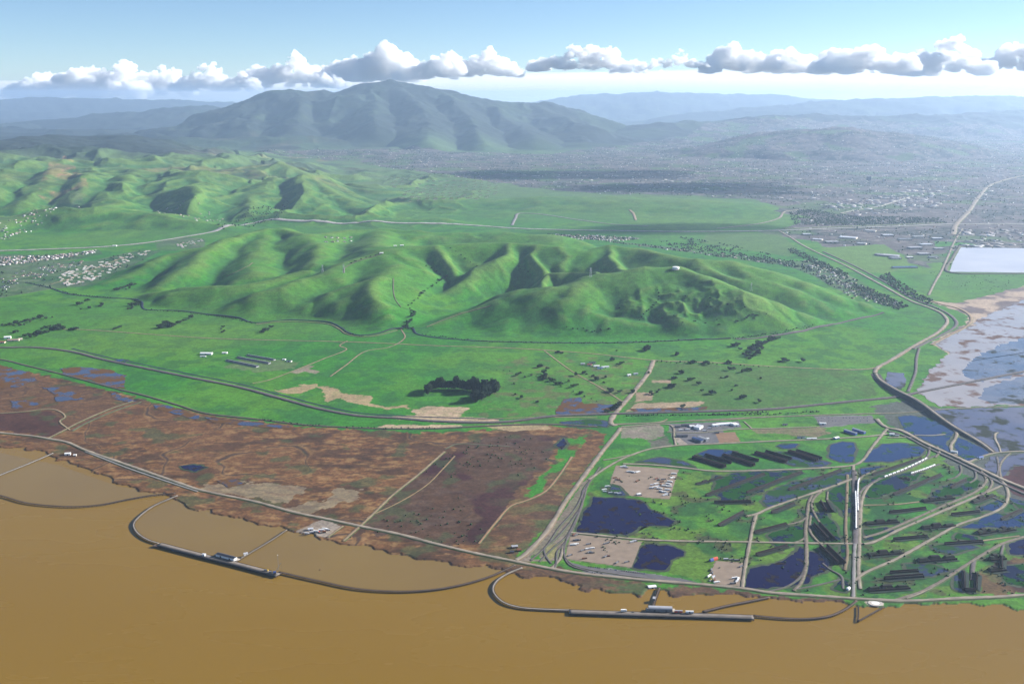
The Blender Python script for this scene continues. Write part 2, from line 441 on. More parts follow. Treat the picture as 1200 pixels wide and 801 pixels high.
Z_EARTH = [([(322, 457), (369, 449), (373, 453), (396, 454), (399, 460), (435, 464), (432, 472), (408, 470), (400, 466), (384, 470), (378, 457), (368, 454), (354, 461), (337, 461)], TAN, 8),
           ([(408, 470), (432, 472), (452, 477), (478, 474), (483, 479), (479, 480), (474, 477), (452, 479), (430, 476)], TAN, 6),
           ([(484, 481), (484, 479), (507, 476), (552, 477), (540, 486), (536, 490), (488, 490)], MUD, 6),
           ([(450, 489), (480, 486), (586, 490), (584, 493.5), (582, 494.5), (510, 495)], MUD, 3),
           ([(440, 501), (456, 497), (534, 498), (545, 499), (510, 503)], MUD, 5), ([(560, 499), (604, 496), (640, 498), (648, 502), (600, 505)], TAN, 5),
           ([(339, 436), (360, 428), (369, 429), (361, 432), (375, 435), (370, 438), (357, 435), (348, 438)], PAD, 2),
           ([(262, 430), (282, 422), (330, 421), (350, 425), (342, 432), (300, 436)], np.array((.09, .14, .05)), 10),
           ([(732, 482), (747, 472), (825, 470), (821, 475), (775, 481)], MUD * .82, 6), ([(765, 445), (787, 445), (785, 449), (764, 448)], MUD * .8, 4),
           ([(746, 460), (767, 459), (762, 469), (744, 471)], MUD * .7, 5),
           ([(727, 500), (772, 497), (777, 500), (781, 510), (762, 515), (727, 512)], GRAVEL * .62, 6), ([(762, 516), (782, 511), (788, 522), (765, 526)], np.array((.10, .095, .075)), 8),
           ([(782, 496), (835, 494), (866, 493), (870, 501), (846, 503), (850, 518), (800, 522), (790, 517)], ASPH, 3),
           ([(790, 513), (808, 510), (812, 519), (796, 521)], GRAVEL, 3),
           ([(837, 507), (862, 506), (867, 517), (842, 519)], np.array((.24, .14, .08)), 3),
           ([(954, 487), (1022, 486), (1026, 495), (1000, 497), (975, 500), (962, 501)], ASPH * 1.2, 4), ([(880, 503), (960, 500), (975, 507), (960, 512), (890, 507)], np.array((.15, .12, .07)), 8),
           ([(722, 545), (795, 550), (784, 584.5), (732, 580), (727, 575), (715, 564)], PAD, 2), ([(669, 624), (752, 634), (740, 665), (661, 655)], PAD * .86, 2),
           ([(661, 656), (690, 664), (745, 669), (800, 678), (800, 682), (767, 680), (690, 673)], ASPH * 1.5, 3), ([(840, 657), (872, 659), (869, 687), (838, 685), (832, 670)], PAD * .9, 2),
           ([(699, 553), (690, 562), (683, 573), (683, 590), (672, 620), (661, 640), (659, 656), (606, 657), (626, 640), (642, 622), (662, 597), (682, 566)], np.array((.17, .135, .105)), 3),
           ([(642, 640), (652, 636), (654, 648), (644, 656), (636, 652)], np.array((.21, .19, .08)), 2), ([(622, 652), (632, 648), (634, 655), (622, 655)], G1, 2),
           ([(346, 622), (378, 608), (400, 616), (386, 629), (372, 628)], GRAVEL * .8, 2),
           ([(1012, 704), (1034, 703), (1036, 709), (1020, 710)], GRAVEL * 1.4, 2)]
# the base: darker wet green and stained corners
Z_BASE = [(690, 560), (800, 552), (1000, 548), (1080, 528), (1200, 578), (1400, 640), (1400, 700), (1200, 697), (1000, 697), (870, 688), (800, 676), (690, 640)]
Z_PASTURE = [(767, 424), (900, 430), (1004, 434), (1020, 445), (1030, 462), (900, 478), (745, 486), (730, 482)]
Z_BROWNEND = [(1148, 668), (1166, 655), (1200, 650), (1400, 660), (1400, 700), (1200, 697), (1150, 698)]
Z_MAROON2 = [(1174, 560), (1190, 545), (1240, 548), (1400, 590), (1400, 620), (1200, 585), (1182, 576)]
Z_FLATS = [(1084, 352), (1122, 355), (1200, 335), (1700, 320), (1800, 480), (1200, 476), (1072, 462), (1088, 445), (1112, 430), (1108, 412), (1092, 402), (1110, 390), (1132, 380), (1136, 370), (1110, 360)]
Z_REED2 = [(1020, 476), (1062, 468), (1105, 478), (1400, 478), (1500, 610), (1200, 592), (1130, 556), (1085, 522), (1048, 500)]
Z_CITY = [(300, 186), (420, 190), (470, 200), (560, 211), (640, 220), (700, 226), (770, 229), (880, 232), (925, 244), (935, 262), (905, 270), (1000, 292), (1010, 288), (1040, 286), (1062, 302), (1112, 312), (1126, 288),
          (1200, 290), (1800, 300), (1800, 168), (1200, 160), (1000, 158), (840, 160), (740, 172), (640, 180), (520, 178), (420, 176), (330, 178)]
Z_CITY2 = [(640, 273), (700, 275), (750, 277), (745, 280), (700, 279), (930, 304), (936, 304), (960, 304), (1000, 324), (1062, 358), (1034, 352), (990, 340), (960, 326), (925, 310), (700, 280), (640, 277)]
Z_GREENCITY = [(830, 272), (915, 274), (935, 292), (925, 300), (860, 290), (820, 284)]
Z_TOWN = [(-300, 296), (60, 297), (112, 291), (118, 296), (70, 306), (110, 303), (160, 292), (190, 292), (150, 312), (110, 332), (60, 336), (0, 346), (-300, 372)]
Z_TOWN2 = [(-200, 268), (20, 260), (60, 250), (98, 242), (96, 248), (50, 260), (0, 272), (-200, 290)]
Z_TOWN3 = [(180, 284), (206, 276), (240, 278), (236, 288), (205, 292), (184, 292)]
Z_CLOUDSOIL = [(42, 210), (62, 190), (76, 182), (90, 196), (110, 214), (70, 214)]

def zmask(xw, yw, px, z=2.0):
    return inpoly(xw, yw, gp(px, z)).astype(np.float32)

def cover(x, y, h):
    """base colour and wetness of the land at points"""
    n = len(x)
    col = np.empty((n, 3)); wet = np.zeros(n)
    near = y < 6300
    for sel, f in ((near, cover_near), (~near, cover_far)):
        c, w_ = f(x[sel], y[sel], h[sel])
        col[sel] = c; wet[sel] = w_
    return col, wet

def cover_grass(x, y, h):
    n = len(x)
    n1 = fbm(x, y, 420, 3, 201); n2 = fbm(x, y, 60, 3, 203); n4 = fbm(x, y, 1500, 2, 207)
    col = np.tile(G1, (n, 1))
    col = mixc(col, G2, sstep(.42, .68, n1)); col = mixc(col, GD, .6 * sstep(.52, .36, n2)); col = mixc(col, GY, .35 * sstep(.56, .75, n4))
    m = h > 20
    # dry knolls, and sunlit yellow of the ridge tops put into the grass colour
    hh = sstep(25, 120, h[m])
    c = mixc(col[m], np.array((.066, .175, .022)), .65 * hh)
    col[m] = mixc(c, np.array((.10, .16, .035)), .35 * hh * sstep(.56, .74, fbm(x[m], y[m], 240, 3, 211)))
    return col, n2

def cover_towns(x, y, col):
    wcx = x + (fbm(x, y, 400, 3, 265) - .5) * 420; wcy = y + (fbm(x, y, 500, 3, 267) - .5) * 700
    tot = np.zeros(len(x)); kk = np.zeros(len(x))
    for p, k in ((Z_CITY, 1.0), (Z_CITY2, .15), (Z_TOWN, .1), (Z_TOWN2, .2), (Z_TOWN3, .1)):
        q = zmask(x + (wcx - x) * k, y + (wcy - y) * k, p, 12)
        tot = np.maximum(tot, q); kk = np.maximum(kk, q * (1.0 if k == 1.0 else .55))
    m = tot > 0
    xs, ys = x[m], y[m]
    c1 = fbm(xs, ys, 240, 4, 261); c2 = fbm(xs, ys, 60, 3, 263)
    cc = np.tile(CITY, (len(xs), 1)); cc = mixc(cc, OAK * 1.2, sstep(.44, .6, c1) * .85); cc = mixc(cc, np.array((.19, .165, .15)), sstep(.57, .68, c2) * .6)
    cc = mixc(cc, np.array((.06, .11, .035)), sstep(.60, .70, fbm(xs, ys, 420, 3, 269)) * .8)
    col[m] = mixc(col[m], cc, kk[m])
    q = zmask(x, y, Z_GREENCITY, 5); col = mixc(col, np.array((.07, .13, .035)), q * .8)
    q = zmask(x, y, [(962, 290), (1036, 286), (1062, 302), (1066, 312), (1040, 320), (1010, 318), (985, 305)], 4); col = mixc(col, np.array((.085, .17, .03)), q)
    return col

def cover_far(x, y, h):
    col, n2 = cover_grass(x, y, h)
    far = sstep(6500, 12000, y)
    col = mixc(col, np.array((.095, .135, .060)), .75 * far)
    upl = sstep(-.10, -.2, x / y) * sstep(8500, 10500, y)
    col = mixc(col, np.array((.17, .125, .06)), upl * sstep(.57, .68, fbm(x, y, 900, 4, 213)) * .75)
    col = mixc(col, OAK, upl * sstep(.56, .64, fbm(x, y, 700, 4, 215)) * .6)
    wood = sstep(12300, 13100, y) * sstep(-.26, -.35, x / y)
    wood = np.maximum(wood * 1.0, sstep(17500, 20500, y) * (.80 + .2 * sstep(.40, .5, fbm(x, y, 1100, 4, 217))))
    wood = np.maximum(wood, sstep(60, 140, h) * ((np.abs(x / y - .086) < .03) & (y > 13000) & (y < 17500)))
    col = mixc(col, OAK, wood)
    col = cover_towns(x, y, col)
    q = inpoly(x, y, gp(Z_CLOUDSOIL, 280)).astype(np.float32) * sstep(.46, .58, fbm(x, y, 300, 4, 271)); col = mixc(col, np.array((.24, .15, .08)), q)
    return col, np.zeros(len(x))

def cover_near(x, y, h):
    n = len(x)
    col, n2 = cover_grass(x, y, h)
    wet = np.zeros(n)
    w = 10
    wx = x + (fbm(x, y, 24, 3, 221) - .5) * 3.2 * w; wy = y + (fbm(x, y, 24, 3, 223) - .5) * 4.5 * w
    n3 = fbm(x, y, 18, 2, 205)
    def over(px, f, z=2.0):
        """recolour the points inside an outline"""
        m = inpoly(wx, wy, gp(px, z))
        if m.any():
            col[m] = f(x[m], y[m], col[m], m)
    # pasture with scrub
    over(Z_PASTURE, lambda a, b, c, m: mixc(c, np.array((.055, .115, .024)), .5 + .5 * sstep(.4, .6, n2[m])))
    over([(590, 412), (690, 416), (764, 424), (720, 492), (660, 488), (560, 488), (575, 450)], lambda a, b, c, m: mixc(c, np.array((.10, .10, .04)), .7 * sstep(.55, .66, fbm(a, b, 45, 4, 231))))
    # base
    def base(a, b, c, m):
        c = mixc(c, np.array((.010, .058, .018)), (.12 + .7 * sstep(.38, .52, fbm(a, b, 110, 4, 233))) * .9)
        c = mixc(c, np.array((.085, .160, .018)), sstep(.50, .60, fbm(a, b, 75, 4, 235)) * .8)
        return mixc(c, np.array((.055, .045, .025)), sstep(.60, .68, fbm(a, b, 40, 4, 237)) * .7)
    over(Z_BASE, base)
    # marsh
    def marsh(a, b, c, m):
        m1 = fbm(a * .5, b, 42, 5, 241, .65); m2 = fbm(a * .5, b, 15, 3, 243, .6); m3 = fbm(a, b, 220, 4, 245); m4 = fbm(a * .7, b, 11, 2, 249)
        mc = np.tile(MARSH, (len(a), 1))
        mc = mixc(mc, MARSHT, sstep(.54, .64, .6 * m2 + .4 * m4) * .5); mc = mixc(mc, MARSHD, sstep(.52, .36, m1) * .85); mc = mixc(mc, MARSHD, sstep(.44, .34, .5 * m4 + .5 * m2) * .7)
        mc = mixc(mc, np.array((.12, .058, .026)), sstep(.5, .66, m3) * .4)
        ck = np.abs(fbm(a, b * .8, 210, 3, 295) - .5); mc = mixc(mc, np.array((.035, .028, .026)), .75 * sstep(.012, .004, ck)); mc = mixc(mc, np.array((.22, .125, .05)), .5 * sstep(.034, .018, ck) * sstep(.010, .016, ck))
        zd = zmask(wx[m], wy[m], Z_MARSH_DARK); zl = zmask(wx[m], wy[m], Z_MARSH_LEFT)
        mc = mixc(mc, MARSHD * 1.25 + .015 * sstep(.4, .7, m2)[:, None], zd * (.55 + .45 * sstep(.34, .56, m1)))
        mc = mixc(mc, np.array((.085, .045, .024)), zl * .6)
        mc = mixc(mc, MAROON, np.maximum(zmask(wx[m], wy[m], Z_MAROON1) * .7, zd * sstep(.56, .62, m3)))
        mc = mixc(mc, np.array((.045, .065, .025)), .6 * sstep(.62, .72, fbm(a, b, 55, 4, 247)))
        fr = sstep(2700, 2150, b) * sstep(-.05, .06, a / b)     # reed fringe on the bank
        mc = mixc(mc, np.array((.085, .050, .032)), fr * .7)
        mc = mixc(mc, np.array((.045, .085, .025)), fr * sstep(.5, .6, m1) * .8)
        q = np.maximum(zmask(wx[m], wy[m], Z_TANPOOL), zmask(wx[m], wy[m], Z_TANPOOL2))
        mc = mixc(mc, np.array((.21, .155, .082)), q * (.6 + .4 * sstep(.42, .55, m2))); wet[m] = q * .6
        return mc
    over(Z_MARSH, marsh)
    over(Z_GREENSTRIP, lambda a, b, c, m: mixc(c, G1 * 1.05, sstep(.34, .46, n2[m])))
    for p, c, ww in Z_EARTH:
        k = ww / 10.0
        P = gp(p); m = (y > P[:, 1].min() - 60) & (y < P[:, 1].max() + 60)
        q = inpoly(x[m] + (wx[m] - x[m]) * k, y[m] + (wy[m] - y[m]) * k, P)
        col[m] = mixc(col[m], c, q * (.82 + .18 * sstep(.4, .6, n3[m])))
    # stained ends and flats on the right
    over(Z_BROWNEND, lambda a, b, c, m: mixc(mixc(c, np.array((.10, .055, .025)), .45 + .5 * sstep(.4, .58, fbm(a, b, 70, 4, 281))), MAROON, sstep(.54, .62, fbm(a, b, 110, 4, 233)) * .8))
    over(Z_REED2, lambda a, b, c, m: mixc(c, np.array((.075, .075, .075)), np.full(len(a), .9)))
    over(Z_MAROON2, lambda a, b, c, m: np.tile(MAROON * 1.3, (len(a), 1)))
    def flats(a, b, c, m):
        wet[m] = .55
        return mixc(np.tile(MUD * 1.02, (len(a), 1)), np.array((.13, .085, .065)), sstep(.50, .60, fbm(a, b, 130, 5, 251, .58)))
    over(Z_FLATS, flats)
    m = y > 4600
    col[m] = cover_towns(x[m], y[m], col[m])
    sea = sstep(.5, -1.0, h)
    col = mixc(col, np.array((.14, .08, .04)), sea)
    return col, wet

# ------------------------------------------------------------------ the ground sheet
def spaced():
    ys = [1650.0]
    while ys[-1] < 90000:
        y = ys[-1]
        if y < 4000: s = 4.6
        elif y < 6600: s = 6.2
        elif y < 10000: s = 6.2 + (y - 6600) / 3400 * 10
        elif y < 26000: s = 16.2 + (y - 10000) / 16000 * 45
        else: s = 60 + (y - 26000) / 64000 * 700
        ys.append(y + s)
    return np.array(ys)
YS = spaced()
SS = np.concatenate([np.linspace(-1.0, -.60, 50, endpoint=False), np.linspace(-.60, .60, 900, endpoint=False), np.linspace(.60, 1.0, 51)])
NR, NC = len(YS), len(SS)
GX = (SS[None, :] * YS[:, None]).ravel(); GY_ = np.repeat(YS, NC)
GH = heights(GX, GY_)
COL, WET = cover(GX, GY_, GH)

idx = np.arange(NR * NC).reshape(NR, NC)
Q = np.stack([idx[:-1, :-1], idx[:-1, 1:], idx[1:, 1:], idx[1:, :-1]], -1).reshape(-1, 4)
QY = GY_[Q[:, 0]]; QH = GH[Q].max(1)
region = np.zeros(len(Q), dtype=np.int8)
region[(QH > 7) & (QY > 3700) & (QY < 15500)] = 1
region[(QH > 40) & (QY >= 15500)] = 2
# denser dark sward in the hollows of the hills, thin dry sward and cattle paths on the crests
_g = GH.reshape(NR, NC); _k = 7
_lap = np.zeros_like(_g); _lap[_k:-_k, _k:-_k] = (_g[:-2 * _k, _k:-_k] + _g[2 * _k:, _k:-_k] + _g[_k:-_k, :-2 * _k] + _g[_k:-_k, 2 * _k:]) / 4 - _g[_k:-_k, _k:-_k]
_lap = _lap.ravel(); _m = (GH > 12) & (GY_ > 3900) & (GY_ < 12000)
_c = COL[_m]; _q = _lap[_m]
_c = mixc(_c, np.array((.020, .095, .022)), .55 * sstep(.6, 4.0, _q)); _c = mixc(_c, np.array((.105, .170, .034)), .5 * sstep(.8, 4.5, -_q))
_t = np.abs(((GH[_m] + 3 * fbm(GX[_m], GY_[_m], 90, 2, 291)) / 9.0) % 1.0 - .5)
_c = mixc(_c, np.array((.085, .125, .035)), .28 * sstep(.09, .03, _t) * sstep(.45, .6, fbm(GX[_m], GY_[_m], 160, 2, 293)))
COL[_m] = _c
LANDM = ground_mat()
def ground_part(name, sel):
    q = Q[sel]
    used = np.unique(q)
    remap = np.zeros(NR * NC, dtype=np.int64); remap[used] = np.arange(len(used))
    me = np_mesh(name, np.stack([GX[used], GY_[used], GH[used]], 1), remap[q])
    set_col(me, 'cover', COL[used]); set_val(me, 'wet', WET[used])
    return tag(link(name, me, None, [LANDM]), kind='structure')
ground_part('ground', region == 0)
ground_part('hills', region == 1)
ground_part('mountain', region == 2)
print('grid', NR, NC, time.time() - T0)

# the bay
def sheet(name, pts, z, m, kind='structure'):
    me = bpy.data.meshes.new(name)
    me.from_pydata([(a, b, z) for a, b in pts], [], [list(range(len(pts)))])
    return tag(link(name, me, None, [m]), kind=kind)
BAYM = water_mat('muddy_bay_water', (.186, .104, .008), .22, shallow=(.206, .120, .014), ripple=.3, rscale=.06, spec=.30, streak=True)
sheet('bay_water', [(-9000, 300), (9000, 300), (9000, 3600), (-9000, 3600)], 0.0, BAYM)

# ------------------------------------------------------------------ sun, sky, haze
SUN_EL, SUN_AZ = R(23.5), R(19)           # azimuth measured from +x towards +y
sd = (math.cos(SUN_EL) * math.cos(SUN_AZ), math.cos(SUN_EL) * math.sin(SUN_AZ), math.sin(SUN_EL))
sun = bpy.data.lights.new('sun', 'SUN'); sun.energy = 5.0; sun.angle = R(.5); sun.color = (1, .96, .90)
sun_o = bpy.data.objects.new('sun', sun); C.objects.link(sun_o)
from mathutils import Vector
sun_o.rotation_euler = Vector(sd).to_track_quat('Z', 'Y').to_euler()
sun_o.location = (3000, 2000, 6000)
w = bpy.data.worlds.new('World'); sc.world = w; w.use_nodes = True
nt = w.node_tree
sky = nt.nodes.new('ShaderNodeTexSky'); sky.sky_type = 'NISHITA'; sky.sun_disc = False
sky.sun_elevation = SUN_EL; sky.sun_rotation = math.pi / 2 - SUN_AZ
sky.altitude = 3000; sky.air_density = 1.0; sky.dust_density = 0.0; sky.ozone_density = 3.5
nt.links.new(sky.outputs['Color'], nt.nodes['Background'].inputs['Color'])
nt.nodes['Background'].inputs['Strength'].default_value = .058
sc.view_settings.view_transform = 'Standard'; sc.view_settings.look = 'None'; sc.view_settings.exposure = 1.3; sc.view_settings.gamma = 1.0
sc.cycles.max_bounces = 32; sc.cycles.diffuse_bounces = 2; sc.cycles.glossy_bounces = 2; sc.cycles.volume_bounces = 28
sc.cycles.transparent_max_bounces = 32
sc.cycles.use_denoising = True
try: sc.cycles.denoiser = 'OPENIMAGEDENOISE'
except Exception: pass

def box_mesh(name, x0, x1, y0, y1, z0, z1):
    V = [(x, y, z) for z in (z0, z1) for y in (y0, y1) for x in (x0, x1)]
    F = [(0, 2, 3, 1), (4, 5, 7, 6), (0, 1, 5, 4), (1, 3, 7, 5), (3, 2, 6, 7), (2, 0, 4, 6)]
    me = bpy.data.meshes.new(name); me.from_pydata(V, [], F)
    return me
hz = bpy.data.materials.new('air_haze'); hz.use_nodes = True
hn = hz.node_tree; hn.nodes.remove(hn.nodes['Principled BSDF'])
pv = hn.nodes.new('ShaderNodeVolumePrincipled')
pv.inputs['Color'].default_value = (.54, .73, 1.0, 1); pv.inputs['Density'].default_value = 2.15e-5; pv.inputs['Anisotropy'].default_value = .36
hn.links.new(pv.outputs['Volume'], hn.nodes['Material Output'].inputs['Volume'])
tag(link('haze', box_mesh('haze', -96000, 96000, -600, 92000, -4.0, float(GH.max()) + 12), None, [hz]), kind='stuff')
# ------------------------------------------------------------------ clouds: heaped puffs of vapour, each cloud one closed body
cl = bpy.data.materials.new('cloud_vapour'); cl.use_nodes = True
cn = cl.node_tree; cn.nodes.remove(cn.nodes['Principled BSDF'])
cv = cn.nodes.new('ShaderNodeVolumePrincipled')
cv.inputs['Color'].default_value = (1, 1, 1, 1); cv.inputs['Density'].default_value = .0026; cv.inputs['Anisotropy'].default_value = 0.0
cn.links.new(cv.outputs['Volume'], cn.nodes['Material Output'].inputs['Volume'])

def merged(me, voxel):
    """one closed skin round overlapping puffs"""
    o = bpy.data.objects.new('puffs', me); C.objects.link(o)
    m = o.modifiers.new('skin', 'REMESH'); m.mode = 'VOXEL'; m.voxel_size = voxel; m.use_smooth_shade = True
    dg = bpy.context.evaluated_depsgraph_get()
    out = bpy.data.meshes.new_from_object(o.evaluated_get(dg), depsgraph=dg)
    bpy.data.objects.remove(o); bpy.data.meshes.remove(me)
    n = len(out.vertices); co = np.empty(n * 3, dtype=np.float32); nr = np.empty(n * 3, dtype=np.float32)
    out.vertices.foreach_get('co', co); out.vertex_normals.foreach_get('vector', nr)
    co = co.reshape(-1, 3).astype(float); nr = nr.reshape(-1, 3)
    d = np.zeros(n)
    for s, a in ((9.0, 3.0), (4.2, 1.9), (2.1, 1.0)):
        s *= voxel; b = np.abs(vn(co[:, 0] / s + co[:, 1] / s * .37, co[:, 2] / s + co[:, 1] / s * .21, 7) - .5) + np.abs(vn(co[:, 1] / s + 9.1, co[:, 2] / s + co[:, 0] / s * .4, 8) - .5)
        d += a * (b * 2 - .9)
    co += nr * (d * voxel * (.35 + .65 * np.clip(nr[:, 2] + .4, 0, 1)))[:, None]
    out.vertices.foreach_set('co', co.astype(np.float32).ravel()); out.update()
    return out

def ico(sub):
    bm = bmesh.new(); bmesh.ops.create_icosphere(bm, subdivisions=sub, radius=1.0)
    V = np.array([v.co[:] for v in bm.verts]); F = np.array([[v.index for v in f.verts] for f in bm.faces]); bm.free()
    return V, F
ICO = ico(3); ICO2 = ico(2)

def make_cloud(name, cx, cy, cz, length, height, seed, n=60, depth=None, voxel=58.0, big=.16):
    """a cumulus: flat-based heap of puffs"""
    rg = np.random.default_rng(seed)
    depth = depth or length * .35
    Vs = []; Fs = []; off = 0
    bumps = [(rg.uniform(-.42, .42), rg.uniform(.55, 1.0), rg.uniform(.10, .22)) for _ in range(5)]
    for i in range(n):
        u = rg.uniform(-.5, .5)
        top = max(b[1] * math.exp(-((u - b[0]) / b[2]) ** 2) for b in bumps)
        top = max(.34, top) * (1 - (abs(u) * 1.9) ** 4)
        top = max(top, .06)
        v = rg.uniform(0, 1) ** .75 * top
        r = height * (.07 + big * rg.uniform(0, 1) ** 1.5) * (.6 + .4 * (1 - v / 1.1))
        px = cx + u * length; pz = cz + v * (height - r) + r * .25; py = cy + rg.uniform(-.5, .5) * depth * (1 - .4 * v)
        V = ICO[0].copy()
        k = fbm(V[:, 0] * 1.7 + i * 7.1 + V[:, 2] * 1.1, V[:, 1] * 1.7 + seed + V[:, 2] * 1.3, .55, 4, seed + i)
        V = V * (.72 + .62 * k)[:, None]
        low = V[:, 2] < -.25
        V[low, 2] = -.25 + (V[low, 2] + .25) * .35
        V = V * r * np.array((1.15, 1.1, .95)) + np.array((px, py, pz))
        Vs.append(V); Fs.append(ICO[1] + off); off += len(V)
    me = merged(np_mesh(name, np.vstack(Vs), None, np.vstack(Fs)), voxel)
    return tag(link(name, me, None, [cl]), kind='stuff')

def cloud_px(px0, px1, ytop, ybase, d, seed, n=60):
    a = atd(px0, ybase, d); b = atd(px1, ybase, d); t = atd((px0 + px1) / 2, ytop, d)
    make_cloud('cloud', (a[0] + b[0]) / 2, d, a[2], b[0] - a[0], t[2] - a[2], seed, n)

CD = 99000
for k, (x0, x1, yt, yb, n) in enumerate([
    (-90, 40, 104, 117, 40), (26, 172, 60, 116, 130), (140, 226, 68, 112, 80), (206, 310, 70, 107, 90), (285, 400, 57, 102, 110), (376, 492, 42, 95, 130),
    (464, 545, 54, 93, 80), (520, 608, 50, 90, 90), (622, 732, 45, 83, 100), (716, 774, 62, 86, 40), (762, 830, 58, 80, 50), (826, 966, 38, 86, 120), (960, 1070, 37, 87, 110), (1060, 1160, 40, 88, 80), (1150, 1270, 35, 82, 90), (1260, 1420, 30, 84, 90),
    (-260, -80, 70, 118, 80)]):
    cloud_px(x0, x1, yt, yb, CD + (k % 3) * 2500, 300 + k, int(n * 1.9))

# a thin pale veil of far low cloud under the heaps
veil = cl.copy(); veil.name = 'thin_cloud_veil'; [q for q in veil.node_tree.nodes if q.type == 'PRINCIPLED_VOLUME'][0].inputs['Density'].default_value = 1.1e-4
for k, (x0, x1, yt, yb, d) in enumerate([(120, 1500, 84, 116, 125000), (-400, 700, 94, 118, 135000), (560, 1700, 78, 114, 140000)]):
    a, b, t = atd(x0, yb, d), atd(x1, yb, d), atd(600, yt, d)
    V = ICO[0] * (1 + .10 * (fbm(ICO[0][:, 0] * 4 + k, ICO[0][:, 1] * 4 + ICO[0][:, 2], .6, 3, 900 + k) - .5))[:, None]
    V = V * np.array(((b[0] - a[0]) / 2, 9000, (t[2] - a[2]) / 2)) + np.array(((a[0] + b[0]) / 2, d, (a[2] + t[2]) / 2))
    tag(link('cloud', np_mesh('cloud', V, None, ICO[1]), None, [veil]), kind='stuff')

# clouds overhead, out of the picture, whose shadows lie on the plain and the town
def shade_cloud(px, py, length, depth, z, seed):
    gx, gy = at(px, py, 20)
    k = (z + 230 - 20) / math.sin(SUN_EL)
    make_cloud('cloud', gx + sd[0] * k, gy + sd[1] * k, z, length, 760, seed, 430, depth, 80.0, .30)
for k, (px, py, l, dp) in enumerate([(655, 203, 2300, 1500), (790, 219, 1700, 1100), (765, 266.5, 750, 260), (60, 156, 3800, 1500)]):  # the last one is added to darken the far left ridge
    shade_cloud(px, py, l, dp, 4200, 400 + k)
# ------------------------------------------------------------------ roads, tracks and banks
def hit(P):
    """where the sight lines through pixels first meet the land (n,2) -> (n,3)"""
    P = np.asarray(P, dtype=float)
    u = (P[:, 0] - PW / 2) / FPX; v = (PH / 2 - P[:, 1]) / FPX
    Dy = CP + v * SP; Dz = -SP + v * CP
    dmax = np.minimum(np.where(Dz < -1e-4, (LAND - CAM_H) / np.minimum(Dz, -1e-4) * Dy, 60000) * 1.02 + 5, 60000)
    dmin = np.maximum(dmax * .55, 1500)
    lo = dmin.copy(); hi = dmax.copy()
    K = 90
    T = dmin[:, None] + (dmax - dmin)[:, None] * np.linspace(0, 1, K)[None, :]
    X = (u / Dy)[:, None] * T; Z = CAM_H + (Dz / Dy)[:, None] * T
    below = heights(X.ravel(), T.ravel()).reshape(T.shape) >= Z
    below[:, -1] = True
    k = np.maximum(below.argmax(1), 1); r = np.arange(len(P))
    lo = T[r, k - 1]; hi = T[r, k]
    for _ in range(9):
        m = (lo + hi) / 2
        b = heights(u / Dy * m, m) >= CAM_H + Dz / Dy * m
        hi = np.where(b, m, hi); lo = np.where(b, lo, m)
    return np.stack([u / Dy * hi, hi, heights(u / Dy * hi, hi)], 1)

def crom(P, step=8.0, closed=False):
    """smooth curve through ground points at even steps"""
    P = np.asarray(P, dtype=float)
    if len(P) == 2:
        Q = [P[0], P[1]]
    else:
        Q = []
        for i in range(len(P) - 1):
            p0 = P[i - 1] if i else 2 * P[0] - P[1]
            p1, p2 = P[i], P[i + 1]
            p3 = P[i + 2] if i + 2 < len(P) else 2 * P[-1] - P[-2]
            a = max(np.linalg.norm(p1 - p0), 1e-6) ** .5; b = max(np.linalg.norm(p2 - p1), 1e-6) ** .5; c = max(np.linalg.norm(p3 - p2), 1e-6) ** .5
            n = max(2, int(b * b / step))
            for t in np.linspace(0, 1, n, endpoint=False):
                tt = a + t * b
                A1 = (a - tt) / a * p0 + tt / a * p1
                A2 = (a + b - tt) / b * p1 + (tt - a) / b * p2
                A3 = (a + b + c - tt) / c * p2 + (tt - a - b) / c * p3
                B1 = (a + b - tt) / (a + b) * A1 + tt / (a + b) * A2
                B2 = (a + b + c - tt) / (b + c) * A2 + (tt - a) / (b + c) * A3
                Q.append((a + b - tt) / b * B1 + (tt - a) / b * B2)
        Q.append(P[-1])
    Q = np.array(Q)
    L = np.concatenate([[0], np.cumsum(np.hypot(*(Q[1:, :2] - Q[:-1, :2]).T))])
    n = max(2, int(L[-1] / step) + 1)
    s = np.linspace(0, L[-1], n)
    return np.stack([np.interp(s, L, Q[:, k]) for k in range(Q.shape[1])], 1)

def side(P):
    d = np.gradient(P[:, :2], axis=0); d /= np.maximum(np.hypot(d[:, 0], d[:, 1]), 1e-9)[:, None]
    return np.stack([-d[:, 1], d[:, 0]], 1)

BANDS = []
def band(name, px, width, m, bank=1.0, onhill=False, step=8.0, slope=1.6, wob=.12, bankm=None, lift=None):
    """a road, track or dike: flat top on low earth shoulders, following the land"""
    BANDS.append((name, px, width, m, bank, onhill, step, slope, wob, bankm))

